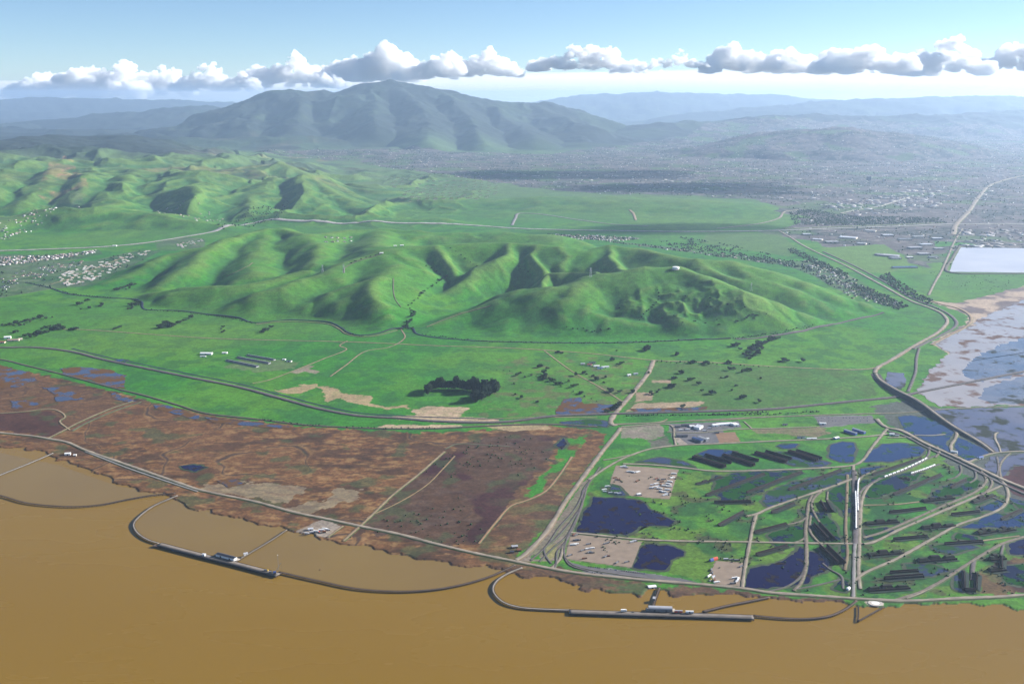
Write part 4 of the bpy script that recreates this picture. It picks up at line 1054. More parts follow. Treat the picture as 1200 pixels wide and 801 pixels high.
for px, key, name, wob in [
    ([(697, 582), (722, 584), (750, 586), (762, 597), (776, 603), (790, 609), (785, 617), (752, 616), (742, 622), (732, 626), (705, 624), (677, 622), (687, 600)], 'deep', 'pond', 8),
    ([(755, 635), (768, 637), (782, 640), (802, 645), (800, 652), (785, 657), (780, 667), (742, 664)], 'deep', 'pond', 8),
    ([(873, 688), (878, 668), (890, 664), (901, 663), (925, 653), (938, 641), (948, 645), (962, 648), (976, 656), (966, 668), (948, 674), (944, 682), (931, 688), (909, 689)], 'deep', 'pond', 7),
    ([(900, 574), (940, 562), (982, 553), (997, 551), (998, 559), (960, 574), (925, 588), (903, 594), (893, 588)], 'grey', 'flood_water', 8),
    ([(968, 576), (985, 568), (997, 563), (998, 600), (990, 606), (981, 594), (973, 584)], 'dark', 'flood_water', 5),
    ([(940, 598), (966, 600), (980, 615), (986, 633), (975, 640), (960, 628), (950, 615)], 'dark', 'flood_water', 6),
    ([(900, 628), (925, 620), (940, 615), (942, 628), (930, 640), (910, 640)], 'dark', 'flood_water', 8),
    ([(985, 634), (993, 640), (992, 668), (986, 660)], 'dark', 'flood_water', 4),
    ([(978, 690), (984, 676), (994, 680), (992, 694)], 'dark', 'flood_water', 5),
    ([(972, 537), (974, 522), (988, 518), (1000, 519), (1002, 530), (1000, 541), (985, 541)], 'blue', 'pond', 5),
    ([(1012, 541), (1022, 528), (1034, 521), (1055, 519.5), (1074, 521), (1086, 527), (1074, 534), (1056, 538), (1038, 541)], 'blue', 'pond', 5),
    ([(1008, 549), (1036, 546), (1022, 551), (1009, 556)], 'blue', 'flood_water', 3),
    ([(816, 532), (830, 527), (850, 527), (863, 529), (849, 536), (836, 535), (823, 535)], 'blue', 'pond', 5),
    ([(909, 522), (920, 519.5), (934, 520), (932, 524), (914, 525)], 'blue', 'pond', 4),
    ([(910, 530), (936, 528), (955, 538), (975, 542), (962, 546), (930, 546), (915, 540)], 'grey', 'flood_water', 5),
    ([(836, 560), (880, 553), (940, 552), (900, 566), (870, 585), (845, 590)], 'dark', 'flood_water', 14),
    ([(717, 567), (724, 569), (733, 580), (722, 582), (713, 578)], 'grey', 'pond', 4),
    ([(745, 541), (775, 536), (800, 540), (815, 548), (790, 545), (765, 541)], 'grey', 'flood_water', 3),
    ([(1128, 617), (1150, 606), (1178, 600), (1200, 597), (1290, 590), (1290, 620), (1200, 617), (1150, 619)], 'blue', 'flood_water', 8),
    ([(1148, 594), (1170, 587), (1178, 592), (1170, 598), (1150, 599)], 'blue', 'flood_water', 5),
    ([(1118, 632), (1124, 625), (1144, 628), (1148, 634)], 'dark', 'flood_water', 5),
    ([(1184, 638), (1200, 632), (1280, 625), (1280, 650), (1200, 650), (1183, 648)], 'deep', 'pond', 6),
    ([(1170, 662), (1200, 660), (1280, 665), (1280, 690), (1200, 688), (1180, 684)], 'dark', 'flood_water', 8),
    ([(1012, 620), (1040, 618), (1050, 622), (1030, 632), (1014, 634)], 'dark', 'flood_water', 6),
    ([(1060, 660), (1095, 662), (1110, 668), (1090, 676), (1062, 674)], 'grey', 'flood_water', 6),
    ([(1092, 640), (1130, 636), (1150, 642), (1120, 648), (1098, 648)], 'grey', 'flood_water', 6),
    ([(1010, 562), (1050, 556), (1085, 552), (1060, 572), (1030, 585), (1012, 580)], 'dark', 'flood_water', 12),
    ([(1105, 570), (1140, 560), (1150, 566), (1130, 578), (1100, 590), (1085, 588)], 'dark', 'flood_water', 10),
    ([(1118, 690), (1118, 668), (1128, 667), (1128, 694)], 'grey', 'flood_water', 4),
    # tidal flats and flooded meadow on the right
    ([(1084, 444), (1098, 428), (1112, 414), (1094, 402), (1112, 392), (1138, 383), (1146, 374), (1200, 352), (1500, 330), (1700, 470), (1200, 474.5), (1105, 477), (1074, 461)], 'silt', 'tidal_flat', 14),
    ([(1128, 436), (1138, 422), (1160, 410), (1200, 396), (1500, 372), (1500, 400), (1290, 424), (1204, 437.5), (1168, 444), (1140, 448)], 'lake', 'tidal_water', 16),
    ([(1146, 466), (1154, 455), (1178, 446), (1204, 440), (1300, 424), (1500, 396), (1700, 460), (1200, 472), (1160, 473)], 'lake', 'tidal_water', 10),
    ([(1034, 448), (1042, 436), (1060, 437), (1062, 450), (1056, 456)], 'tidal', 'flood_water', 6),
    ([(1052, 489), (1066, 486), (1100, 492), (1112, 503), (1118, 506), (1108, 520), (1120, 533), (1088, 518), (1060, 503)], 'blue', 'flood_water', 6),
    ([(1086, 480), (1200, 477), (1500, 474), (1500, 560), (1300, 522), (1205, 527), (1168, 529), (1140, 512), (1110, 492)], 'tidal', 'flood_water', 10),
    ([(1122, 512), (1146, 522), (1162, 531), (1150, 535), (1132, 540), (1124, 534), (1118, 524)], 'blue', 'flood_water', 5),
    ([(1152, 549), (1160, 536), (1200, 531), (1400, 524), (1400, 570), (1230, 548), (1190, 545), (1176, 558)], 'tidal', 'flood_water', 8),
    ([(1180, 582), (1200, 588), (1240, 600), (1240, 615), (1200, 600)], 'grey', 'flood_water', 6),
    # marsh and plain
    ([(-60, 420), (0, 428), (36, 437), (42, 446), (24, 452), (0, 455), (-80, 450)], 'marsh', 'flood_water', 12),
    ([(70, 432), (90, 430), (126, 433), (147, 440), (145, 456), (120, 450), (96, 444), (78, 440)], 'marsh', 'flood_water', 10),
    ([(126, 458), (142, 463), (160, 470), (150, 471), (132, 466)], 'marsh', 'flood_water', 5),
    ([(178, 475), (192, 474), (212, 481), (234, 487), (232, 493), (207, 486), (186, 480)], 'marsh', 'flood_water', 5),
    ([(10, 469), (45, 468), (46, 476), (14, 479)], 'marsh', 'flood_water', 10), ([(50, 452), (82, 456), (100, 468), (70, 470)], 'marsh', 'flood_water', 10),
    ([(210, 546), (226, 544), (242, 547), (230, 553), (216, 551)], 'deep', 'pond', 6),
    ([(255, 563), (275, 560), (290, 566), (270, 571)], 'marsh', 'pond', 6),
    ([(136, 422), (142, 421), (150, 422), (146, 425)], 'blue', 'pond', 3),
    ([(240, 489), (300, 495.5), (340, 500), (350, 503), (300, 500), (252, 495)], 'marsh', 'flood_water', 4),
    ([(662, 467), (680, 465), (684, 473), (722, 473.5), (724, 480), (712, 484.5), (668, 486), (648, 487), (655, 477)], 'marsh', 'flood_water', 8),
    ([(657, 494.5), (690, 492), (716, 494), (711, 500), (680, 500), (662, 498)], 'grey', 'flood_water', 5),
    ([(660, 513), (664, 520), (657, 526), (652, 522)], 'deep', 'pond', 4),
    ([(738, 479), (790, 478), (830, 476), (828, 480), (745, 483)], 'marsh', 'flood_water', 4),
    ([(1126, 290), (1200, 291), (1300, 292), (1300, 320), (1200, 319.5), (1112.5, 318.5), (1118, 304)], 'pan', 'reservoir', 2),
]:
    pond(px, key, name, wob)
# quiet water behind the piers: greyer with settled silt
SHELT = water_mat('sheltered_water', (.178, .112, .030), .25, shallow=(.190, .120, .030), ripple=.1, rscale=.05, spec=.32)
for px in ([(-200, 530), (0, 530), (70, 545), (140, 570), (200, 577), (150, 584.5), (120, 590.5), (90, 593), (60, 592), (30, 588.5), (0, 580), (-60, 566), (-160, 545)],
           [(208, 581), (240, 596), (300, 610), (370, 628), (430, 638), (520, 658), (590, 664), (604, 661), (592, 667), (575, 674.5), (545, 683.5), (510, 690), (470, 692.3), (430, 690.5), (405, 687), (380, 681.5), (355, 676), (327, 669.5), (280, 657), (230, 645), (186, 634), (167, 628.5), (159, 621.5), (156.5, 613), (163, 604.5), (180, 592), (198, 584)]):
    P = gp(px, .02); sheet('sheltered_water', [tuple(q) for q in P], .03, SHELT)
print('roads and ponds', time.time() - T0)
# ------------------------------------------------------------------ things
class MB:
    """collects shapes and links them as one mesh"""
    def __init__(s): s.V = []; s.F = []; s.I = []
    def add(s, V, F, i=0):
        o = len(s.V); s.V += [tuple(v) for v in V]; s.F += [tuple(o + k for k in f) for f in F]; s.I += [i] * len(F)
        return s
    def box(s, x, y, z, sx, sy, sz, rz=0.0, i=0, top=1.0, topy=None):
        """box standing on z; top narrows the upper face"""
        ty = top if topy is None else topy
        c, q = math.cos(rz), math.sin(rz); V = []
        for k, (tx, tyy) in ((0, (1, 1)), (1, (top, ty))):
            for a, b in ((-1, -1), (1, -1), (1, 1), (-1, 1)):
                u, v = a * sx / 2 * tx, b * sy / 2 * tyy
                V.append((x + u * c - v * q, y + u * q + v * c, z + k * sz))
        return s.add(V, [(3, 2, 1, 0), (4, 5, 6, 7), (0, 1, 5, 4), (1, 2, 6, 5), (2, 3, 7, 6), (3, 0, 4, 7)], i)
    def gable(s, x, y, z, sx, sy, h, over=.4, i=0):
        """pitched roof, ridge along x"""
        a, b = sx / 2 + over, sy / 2 + over
        V = [(x - a, y - b, z), (x + a, y - b, z), (x + a, y + b, z), (x - a, y + b, z), (x - a, y, z + h), (x + a, y, z + h)]
        return s.add(V, [(3, 2, 1, 0), (0, 1, 5, 4), (2, 3, 4, 5), (1, 2, 5), (3, 0, 4)], i)
    def hip(s, x, y, z, sx, sy, h, over=.4, i=0):
        a, b = sx / 2 + over, sy / 2 + over; r = max(a - b, a * .15)
        V = [(x - a, y - b, z), (x + a, y - b, z), (x + a, y + b, z), (x - a, y + b, z), (x - r, y, z + h), (x + r, y, z + h)]
        return s.add(V, [(3, 2, 1, 0), (0, 1, 5, 4), (2, 3, 4, 5), (1, 2, 5), (3, 0, 4)], i)
    def cyl(s, x, y, z, r, h, n=10, r2=None, i=0):
        r2 = r if r2 is None else r2
        V = [(x + r * math.cos(2 * math.pi * k / n), y + r * math.sin(2 * math.pi * k / n), z) for k in range(n)] + \
            [(x + r2 * math.cos(2 * math.pi * k / n), y + r2 * math.sin(2 * math.pi * k / n), z + h) for k in range(n)]
        F = [(k, (k + 1) % n, n + (k + 1) % n, n + k) for k in range(n)] + [tuple(range(n - 1, -1, -1)), tuple(range(n, 2 * n))]
        return s.add(V, F, i)
    def vault(s, x, y, z, sx, sy, h, n=10, i=0):
        """half-round roof, axis along x"""
        V = []
        for e in (-1, 1):
            for k in range(n + 1):
                t = math.pi * k / n
                V.append((x + e * sx / 2, y - math.cos(t) * sy / 2, z + math.sin(t) * h))
        m = n + 1
        F = [(k, k + 1, m + k + 1, m + k)[::-1] for k in range(n)] + [tuple(range(m)), tuple(range(2 * m - 1, m - 1, -1)), (0, m, 2 * m - 1, m - 1)]
        return s.add(V, F, i)
    def bar(s, p, q, r, i=0, n=4):
        p, q = Vector(p), Vector(q); d = (q - p).normalized()
        u = d.cross(Vector((0, 0, 1)) if abs(d.z) < .9 else Vector((1, 0, 0))).normalized(); v = d.cross(u)
        V = [c + (u * math.cos(2 * math.pi * k / n) + v * math.sin(2 * math.pi * k / n)) * r for c in (p, q) for k in range(n)]
        F = [(k, (k + 1) % n, n + (k + 1) % n, n + k) for k in range(n)] + [tuple(range(n - 1, -1, -1)), tuple(range(n, 2 * n))]
        return s.add(V, F, i)
    def build(s, name, mats, parent=None, smooth=False):
        me = bpy.data.meshes.new(name); me.from_pydata(s.V, [], s.F)
        if smooth: me.polygons.foreach_set('use_smooth', [True] * len(s.F))
        o = link(name, me, parent, mats if isinstance(mats, (list, tuple)) else [mats])
        if max(s.I, default=0): me.polygons.foreach_set('material_index', s.I)
        return o

def thing(name, label, cat, loc, rz=0.0, group=None):
    o = bpy.data.objects.new(name, None); C.objects.link(o)
    o.location = loc; o.rotation_euler = (0, 0, rz); o.empty_display_size = 2
    return tag(o, label, cat, group)

KIDS = {}
def kids(o):
    if o.name not in KIDS: KIDS[o.name] = list(o.children)
    return KIDS[o.name]
def copy_tree(o, parent=None):
    c = o.copy(); C.objects.link(c)
    if parent: c.parent = parent
    for ch in kids(o): copy_tree(ch, c)
    return c

class Kind:
    """the first placing moves the built thing itself, each later one copies it"""
    ALL = []
    def __init__(s, root): s.root = root; s.used = False; Kind.ALL.append(s)
    def place(s, loc, rz=0.0, label=None, group=None, scale=None):
        o = s.root if not s.used else copy_tree(s.root)
        s.used = True
        o.location = loc; o.rotation_euler = (0, 0, rz)
        if scale: o.scale = scale if isinstance(scale, tuple) else (scale,) * 3
        if label: o['label'] = label
        if group: o['group'] = group
        return o

M.update({
    'white': mat('white_paint', (.78, .77, .74), .6, .08, .2), 'cream': mat('cream_wall', (.55, .48, .38), .8, .1, .2), 'greyroof': mat('grey_roof', (.34, .34, .36), .7, .12, .1),
    'darkroof': mat('dark_roof', (.045, .048, .065), .7, .2, .1), 'blueroof': mat('blue_steel_roof', (.05, .085, .20), .5, .12, .1), 'redroof': mat('red_roof', (.30, .08, .05), .8, .15, .1),
    'tin': mat('pale_tin', (.60, .60, .62), .45, .1, .1, .2), 'door': mat('dark_door', (.06, .06, .07), .6, .1, .3), 'glass': mat('dark_glass', (.03, .04, .05), .15, .1, .3, spec=.5),
    'rubber': mat('black_rubber', (.02, .02, .02), .9, .1, .3), 'steel': mat('dull_steel', (.22, .22, .23), .5, .15, .3, .4), 'rust': mat('rusty_steel', (.16, .06, .03), .8, .3, .3),
    'timber': mat('tarred_timber', (.020, .008, .007), .9, .35, .15), 'earth': mat('dark_berm_earth', (.012, .011, .009), .95, .4, .08), 'scrubtop': mat('berm_scrub', (.012, .022, .009), .95, .5, .08),
    'deck': mat('weathered_deck', (.24, .205, .165), .9, .2, .08), 'deckgrey': mat('grey_worn_deck', (.15, .125, .105), .9, .25, .08), 'deckdark': mat('old_timber_deck', (.10, .065, .045), .9, .3, .08), 'pile': mat('creosoted_pile', (.018, .012, .010), .9, .3, .2),
    'red': mat('red_paint', (.55, .07, .04), .6, .12, .2), 'blue': mat('blue_paint', (.05, .10, .32), .6, .12, .2), 'yellow': mat('yellow_paint', (.60, .40, .06), .6, .12, .2), 'brown': mat('brown_paint', (.14, .075, .045), .7, .15, .2),
    'bark': mat('grey_bark', (.10, .075, .055), .95, .3, .5), 'dimgrey': mat('dim_grey_paint', (.16, .16, .17), .6, .12, .2),
})

# ---- trees
def leaf_mat(name, c):
    m = mat(name, c, .9, .45, .22, spec=.1)
    return m
LEAF = [leaf_mat('dark_leaves', (.018, .032, .016)), leaf_mat('oak_leaves', (.028, .054, .020)), leaf_mat('grey_green_leaves', (.045, .060, .030))]
def crown_mesh(seed, h, r, base, n, lobes):
    """leaf clumps spread through an uneven crown"""
    rg = np.random.default_rng(seed); V = []; F = []
    L = [(rg.normal(0, .36, 2) * r, base + (h - base) * rg.uniform(.25, .85), r * rg.uniform(.42, .72)) for _ in range(lobes)]
    L.append((np.zeros(2), base + (h - base) * .62, r * .7))
    for i in range(n):
        c, cz, rr = L[rg.integers(len(L))]
        d = rg.normal(0, 1, 3); d /= np.linalg.norm(d); q = rg.uniform(.55, 1.0) ** .5
        p = np.array((c[0], c[1], cz)) + d * rr * q * np.array((1, 1, min(1.5, (h - base) / (2.2 * r))))
        p[2] = min(max(p[2], base * .8), h)
        a = rg.normal(0, 1, 3); a /= np.linalg.norm(a); b = np.cross(a, d); b /= max(np.linalg.norm(b), .1); s = r * rg.uniform(.18, .34)
        o = len(V)
        V += [p + a * s, p + b * s, p - a * s * rg.uniform(.6, 1), p - b * s * rg.uniform(.6, 1), p + d * s * .6]
        F += [(o, o + 1, o + 4), (o + 1, o + 2, o + 4), (o + 2, o + 3, o + 4), (o + 3, o, o + 4)]
    return V, F
def make_tree(name, label, h, r, base, n, lobes, seed, leaf):
    t = thing(name, label, 'tree', (0, 0, 0))
    m = MB(); m.cyl(0, 0, -.6, h * .022 + .12, base + .8, 7, h * .014 + .08)
    rg = random.Random(seed)
    for k in range(4):
        a = k * 1.7 + rg.random(); m.bar((0, 0, base), (math.cos(a) * r * .55, math.sin(a) * r * .55, base + (h - base) * .55), h * .008 + .05)
    m.bar((0, 0, base), (0, 0, h * .8), h * .010 + .06)
    m.build('trunk', M['bark'], t)
    V, F = crown_mesh(seed, h, r, base, n, lobes)
    b = MB(); b.add(V, F); b.build('crown', leaf, t)
    return Kind(t)
EUC = [make_tree('eucalyptus_tree', 'x', 34, 10, 5, 300, 7, 11, LEAF[0]), make_tree('eucalyptus_tree', 'x', 38, 9.5, 6, 300, 8, 12, LEAF[0]), make_tree('eucalyptus_tree', 'x', 30, 9.6, 4, 280, 6, 13, LEAF[0])]
OAKT = [make_tree('oak_tree', 'x', 10, 7.5, 1.6, 170, 5, 21, LEAF[1]), make_tree('oak_tree', 'x', 13, 9.5, 2.0, 190, 6, 22, LEAF[0]), make_tree('oak_tree', 'x', 8.5, 6.5, 1.2, 150, 4, 23, LEAF[2])]
BUSH = [make_tree('shrub', 'x', 4.2, 4.0, .5, 110, 4, 31, LEAF[0]), make_tree('shrub', 'x', 3.2, 4.6, .4, 110, 4, 32, LEAF[1])]
for k in BUSH: k.root['category'] = 'shrub'

def plant(kinds, pix, label, group, smin=.8, smax=1.25, hill=False):
    pix = np.array(pix, float)
    P = hit(pix) if hill else np.column_stack([gp(pix), np.zeros(len(pix))])
    Z = P[:, 2] if hill else heights(P[:, 0], P[:, 1])
    for (x, y, _), z in zip(P, Z):
        s = random.uniform(smin, smax)
        k = random.choice(kinds)
        k.place((x, y, z - .1), random.uniform(0, 6.28), label, group, (s * random.uniform(.9, 1.15), s * random.uniform(.9, 1.15), s * random.uniform(.85, 1.15)))

def along(pts, n, jx=1.0, jy=.5):
    P = np.array(pts, float); L = np.concatenate([[0], np.cumsum(np.hypot(*(P[1:] - P[:-1]).T))])
    out = []
    for s in np.linspace(0, L[-1], n):
        out.append((np.interp(s, L, P[:, 0]) + random.uniform(-jx, jx), np.interp(s, L, P[:, 1]) + random.uniform(-jy, jy)))
    return out
plant(EUC, along([(501.5, 463.5), (503, 459), (508, 456.5), (535, 456)], 26, 1.0, .8) + along([(538, 456), (548, 457.5), (562, 459)], 24, 1.0, 1.5), 'tall dark eucalyptus tree in the left arm of the grove on the green plain', 'eucalyptus trees of the grove, left arm')
plant(EUC, along([(556, 470), (566, 467), (576, 462.5), (582.5, 457.5)], 34, 1.8, 1.6) + along([(565, 459), (574, 457.5), (581, 456)], 18, 1.2, 1.0), 'tall dark eucalyptus tree in the dense right arm of the grove on the green plain', 'eucalyptus trees of the grove, right arm')
Z3 = lambda L: [(600 + a / 4.0, 400 + b / 4.0) for a, b in L]
plant(OAKT, Z3([(40, 150), (90, 160), (130, 120), (150, 170), (165, 130), (175, 175), (10, 200), (15, 250), (45, 265), (120, 285), (220, 54), (205, 54), (235, 56), (205, 200), (265, 190), (285, 215), (350, 155), (335, 150), (400, 180), (440, 170), (430, 195),
                (470, 90), (500, 112), (515, 105), (490, 45), (380, 165), (300, 160), (230, 200), (150, 150), (140, 165), (160, 160), (60, 170), (25, 160), (460, 232), (468, 238), (505, 240), (190, 185), (320, 245), (300, 210), (155, 178)]),
      'small dark round oak on the scrubby green plain left of the pale dirt road', 'oaks scattered left of the dirt road', .75, 1.15)
plant(OAKT, Z3([(630, 36), (640, 42), (622, 45), (780, 60), (770, 66), (500, 300), (490, 306), (480, 318), (470, 322), (455, 330), (440, 330), (570, 240), (640, 150), (690, 230), (680, 240), (750, 215), (740, 212), (660, 250), (650, 245), (800, 310), (880, 195), (875, 202), (845, 180), (830, 183),
                (1000, 170), (1010, 168), (1080, 145), (1090, 143), (1110, 135), (1120, 138), (1050, 210), (1030, 230), (1080, 265), (1160, 285), (1165, 175), (1020, 135), (1040, 130), (980, 172), (900, 105), (850, 100), (835, 103), (920, 110), (1010, 102), (1025, 104), (890, 235), (940, 245), (760, 175), (790, 150)]),
      'small dark round oak on the dull pasture right of the pale dirt road', 'oaks scattered over the dull pasture', .7, 1.15)
Z4 = lambda L: [(720 + a / 3.53, 260 + b / 3.53) for a, b in L]
plant(OAKT, Z4([(535, 550), (545, 558), (560, 545), (570, 560), (560, 567), (580, 552), (590, 540), (575, 535), (585, 525), (600, 520), (600, 535), (610, 510), (620, 505), (565, 530), (555, 555), (600, 510), (630, 500), (640, 495), (655, 492), (670, 488), (682, 482), (595, 548), (548, 545), (610, 525), (580, 515)]),
      'dark tree in the dense clump below the slumped right end of the hills', 'dense tree clump below the hills', .95, 1.5)
plant(OAKT, Z4([(490, 512), (500, 514), (510, 510), (520, 530), (140, 522), (128, 530), (262, 550), (705, 575), (715, 578), (780, 578), (690, 580), (325, 585), (380, 582), (470, 580)]) , 'lone dark tree on the meadow between canal and field road', 'trees on the meadow below the canal', .8, 1.3)
Z1 = lambda L: [(80 + a / 4.712, 250 + b / 4.712) for a, b in L]
plant(OAKT, Z1([(265, 425), (285, 420), (300, 415), (315, 408), (330, 402), (345, 400), (360, 398), (370, 395), (320, 420), (340, 415)]), 'dark tree in the clump on the slope left of the front hills', 'tree clump on the left slope', .9, 1.4)
plant(OAKT, Z1([(355, 520), (362, 505), (370, 490), (378, 510), (388, 500), (345, 510), (350, 528), (330, 530)]), 'dark tree by the canal bridge at the left end of the hills', 'trees by the canal bridge', .9, 1.4)
plant(OAKT, Z1([(515, 630), (525, 618), (535, 612), (548, 608), (560, 612), (572, 616), (585, 622), (540, 628), (560, 630), (505, 634)]), 'dark tree in the round clump on the meadow under the canal', 'round tree clump on the meadow', .9, 1.4)
plant(OAKT, Z1([(608, 606), (622, 600), (636, 595), (650, 590), (664, 582), (676, 576), (845, 640), (855, 630), (862, 650), (850, 658), (250, 642), (265, 638), (280, 633), (292, 628), (1070, 660), (1090, 648), (1105, 640), (1122, 632),
                (100, 485), (112, 482), (75, 500), (60, 505), (70, 532), (120, 524), (175, 516), (190, 508), (5, 642), (20, 640), (35, 644), (50, 638)]), 'small dark tree in a thin row on the left meadow', 'hedge trees on the left meadow', .7, 1.1)
Z0 = lambda L: [(a / 3.337, 200 + b / 3.337) for a, b in L]
plant(OAKT, Z0([(100, 648), (115, 645), (130, 640), (145, 640), (158, 636), (172, 638), (185, 634), (165, 622), (180, 616), (195, 612), (210, 614), (225, 612), (240, 616), (250, 620), (205, 622), (225, 622), (140, 650), (120, 652)]), 'dark tree in the thick row beside the farm at the left edge', 'thick tree row by the left farm', .9, 1.4)
plant(OAKT, Z0([(10, 604), (25, 606), (40, 603), (55, 607), (70, 602), (85, 595), (100, 590), (110, 586), (118, 592), (135, 582), (150, 576), (162, 576), (205, 574), (180, 580), (60, 596), (80, 606), (95, 603), (70, 632), (55, 634)]), 'dark tree in the loose belt above the farm at the left edge', 'loose tree belt by the left farm', .8, 1.2)
# creeks and gullies in the hills
plant(BUSH + OAKT[:1], along([(523, 325), (510, 333), (498, 340), (493, 347), (484, 354), (478, 360), (486, 367), (481, 375), (474, 385), (482, 386)], 24, 1.2, .8), 'dark bush along the winding creek in the middle of the hills', 'bushes along the hill creek', .9, 1.5, True)
plant(BUSH, along([(771, 340), (773, 350), (764, 360), (754, 368), (750, 375)], 12, .7, .6), 'dark bush in the gully below the white tank', 'bushes in the gully below the tank', .8, 1.3, True)
plant(BUSH, [(random.gauss(820, 22), random.uniform(346, 384)) for _ in range(14)] + [(random.uniform(870, 900), random.uniform(352, 380)) for _ in range(8)] + along([(666, 383), (690, 388), (712, 386)], 10, 3, 1.5), 'dark bush on the slumped lower slope of the front hills', 'bushes on the slumped slope', .8, 1.5, True)
plant(BUSH, along([(500, 311), (512, 319), (522, 325)], 5, 1, .6) + along([(528, 291), (545, 302), (558, 312)], 6, 1, .6) + along([(607, 312), (616, 318), (626, 323)], 6, 1, .6) + along([(412, 308), (430, 302), (446, 297)], 7, .8, .5), 'dark bush in a side valley between the round green crests', 'bushes in the side valleys', .8, 1.3, True)

# ---- wooded town belts: too many trees to count
def mass(name, pos, size, seed, m):
    """one body of very many small crowns"""
    rg = np.random.default_rng(seed)
    O = np.array([(1, 0, .5), (.3, .95, .45), (-.8, .6, .5), (-.8, -.6, .42), (.3, -.95, .5), (0, 0, 1.0), (.1, .1, 0)])
    Fo = np.array([(0, 1, 5), (1, 2, 5), (2, 3, 5), (3, 4, 5), (4, 0, 5), (1, 0, 6), (2, 1, 6), (3, 2, 6), (4, 3, 6), (0, 4, 6)])
    n = len(pos); s = size * rg.uniform(.55, 1.35, n); a = rg.uniform(0, 6.28, n)
    ca, sa = np.cos(a), np.sin(a)
    V = np.empty((n, 7, 3)); J = rg.uniform(.7, 1.3, (n, 7))
    V[:, :, 0] = pos[:, :1] + (O[:, 0] * ca[:, None] - O[:, 1] * sa[:, None]) * s[:, None] * J
    V[:, :, 1] = pos[:, 1:2] + (O[:, 0] * sa[:, None] + O[:, 1] * ca[:, None]) * s[:, None] * J
    V[:, :, 2] = pos[:, 2:3] - .5 + O[:, 2] * s[:, None] * 1.5 * J
    F = (Fo[None] + (np.arange(n) * 7)[:, None, None]).reshape(-1, 3)
    return tag(link(name, np_mesh(name, V.reshape(-1, 3), None, F, smooth=False), None, [m]), kind='stuff')
def scatter(px, n, seed, z=15, thr=None, scale=240, nseed=261):
    """points inside an outline, denser where a noise is high"""
    rg = np.random.default_rng(seed); P = gp(px, z); lo, hi = P.min(0), P.max(0); out = []
    tot = 0
    while tot < n:
        q = rg.uniform(0, 1, (n * 3, 2)) * (hi - lo) + lo
        q = q[inpoly(q[:, 0], q[:, 1], P) & (np.abs(q[:, 0] / q[:, 1]) < .85)]
        if thr is not None: q = q[fbm(q[:, 0], q[:, 1], scale, 4, nseed) > thr]
        out.append(q); tot += len(q)
    q = np.vstack(out)[:n]
    return np.column_stack([q, heights(q[:, 0], q[:, 1])])
Z_BELT = [(775, 282), (800, 276), (850, 284), (900, 296), (960, 316), (930, 314), (880, 304), (840, 300), (800, 292)]
Z_CANALWOOD = [(856, 398), (900, 393), (905, 396), (868, 402)]
pts = np.vstack([scatter(Z_CITY, 17000, 1, 15, .47), scatter(Z_CITY2, 520, 2, 12, .40, 90), scatter(Z_BELT, 420, 3, 12, .45, 120), scatter([(300, 250), (340, 242), (330, 258), (280, 266), (240, 270)], 200, 4, 20), scatter(Z_TOWN, 600, 5, 12, .52, 90),
                 scatter([(925, 248), (945, 244), (1000, 252), (1100, 254), (1110, 260), (1000, 263), (930, 262)], 1400, 6, 12), scatter([(1040, 318), (1062, 334), (1100, 355), (1090, 356), (1056, 342), (1030, 324)], 260, 7, 8),
                 scatter([(930, 290), (960, 304), (1000, 322), (985, 322), (950, 306), (920, 292)], 300, 8, 8), scatter([(1000, 330), (1040, 345), (1064, 358), (1052, 362), (1010, 346)], 300, 9, 8)])
mass('town_trees', pts, 6.2, 21, LEAF[1])
pts = np.vstack([np.column_stack([p := gp(along(c, n, 1.0, .6)), heights(p[:, 0], p[:, 1])]) for c, n in (
    ([(30, 331), (54, 336), (84, 345), (129, 349)], 90), ([(171, 363), (210, 365), (255, 371), (300, 379)], 80), ([(488, 391), (555, 399.5), (600, 401), (650, 402), (720, 402), (822, 398.5)], 160), ([(860, 397), (916, 392), (954, 384)], 60), ([(400, 385), (408, 391), (425, 394)], 40),
    ([(300, 491), (360, 498), (444, 502), (510, 502)], 60), ([(735, 487), (830, 486), (900, 483)], 70), ([(820, 486), (900, 486), (960, 482)], 40), ([(560, 430), (620, 438), (700, 470)], 20), ([(1040, 332), (1075, 352), (1100, 362)], 50), ([(765, 424), (840, 426.5), (900, 430)], 26))])
mass('hedge_scrub', pts, 3.2, 22, LEAF[0])
pts = np.vstack([scatter(Z_BASE, 900, 11, 2, .58, 40, 237), scatter(Z_MARSH_DARK, 160, 12, 2, .5), scatter([(1060, 300), (1120, 340), (1180, 345), (1190, 322), (1100, 322)], 90, 13, 2)])
mass('wet_scrub', pts, 2.6, 23, LEAF[1])

# ---- houses
def make_house(label, wall, roof, w=15, d=10.5):
    m = MB(); m.box(0, 0, -.5, w, d, 3.6, 0, 0); m.box(w * .28, -d * .5 - 1.8, -.5, w * .38, 3.8, 3.4, 0, 0); m.hip(0, 0, 3.1, w, d, 2.6, .6, 1); m.hip(w * .28, -d * .42, 2.95, w * .40, 6.5, 1.8, .5, 1)
    m.box(-w * .2, d * .2, 4.2, .9, .9, 1.9, 0, 0); m.box(-w * .2, -d * .5 - .02, 0, 1.2, .06, 2.1, 0, 2); m.box(w * .28, -d * .5 - 3.72, 0, 4.4, .06, 2.2, 0, 2)
    o = m.build('house', [wall, roof, M['door']]); tag(o, label, 'house')
    return Kind(o)
ROOFS = [mat('salmon_tile_roof', (.42, .27, .22), .85, .15, .1), mat('pale_shingle_roof', (.50, .45, .42), .85, .15, .1), mat('grey_shingle_roof', (.17, .16, .165), .85, .15, .1), mat('brown_shingle_roof', (.16, .105, .08), .85, .15, .1), mat('charcoal_shingle_roof', (.07, .07, .08), .85, .15, .1)]
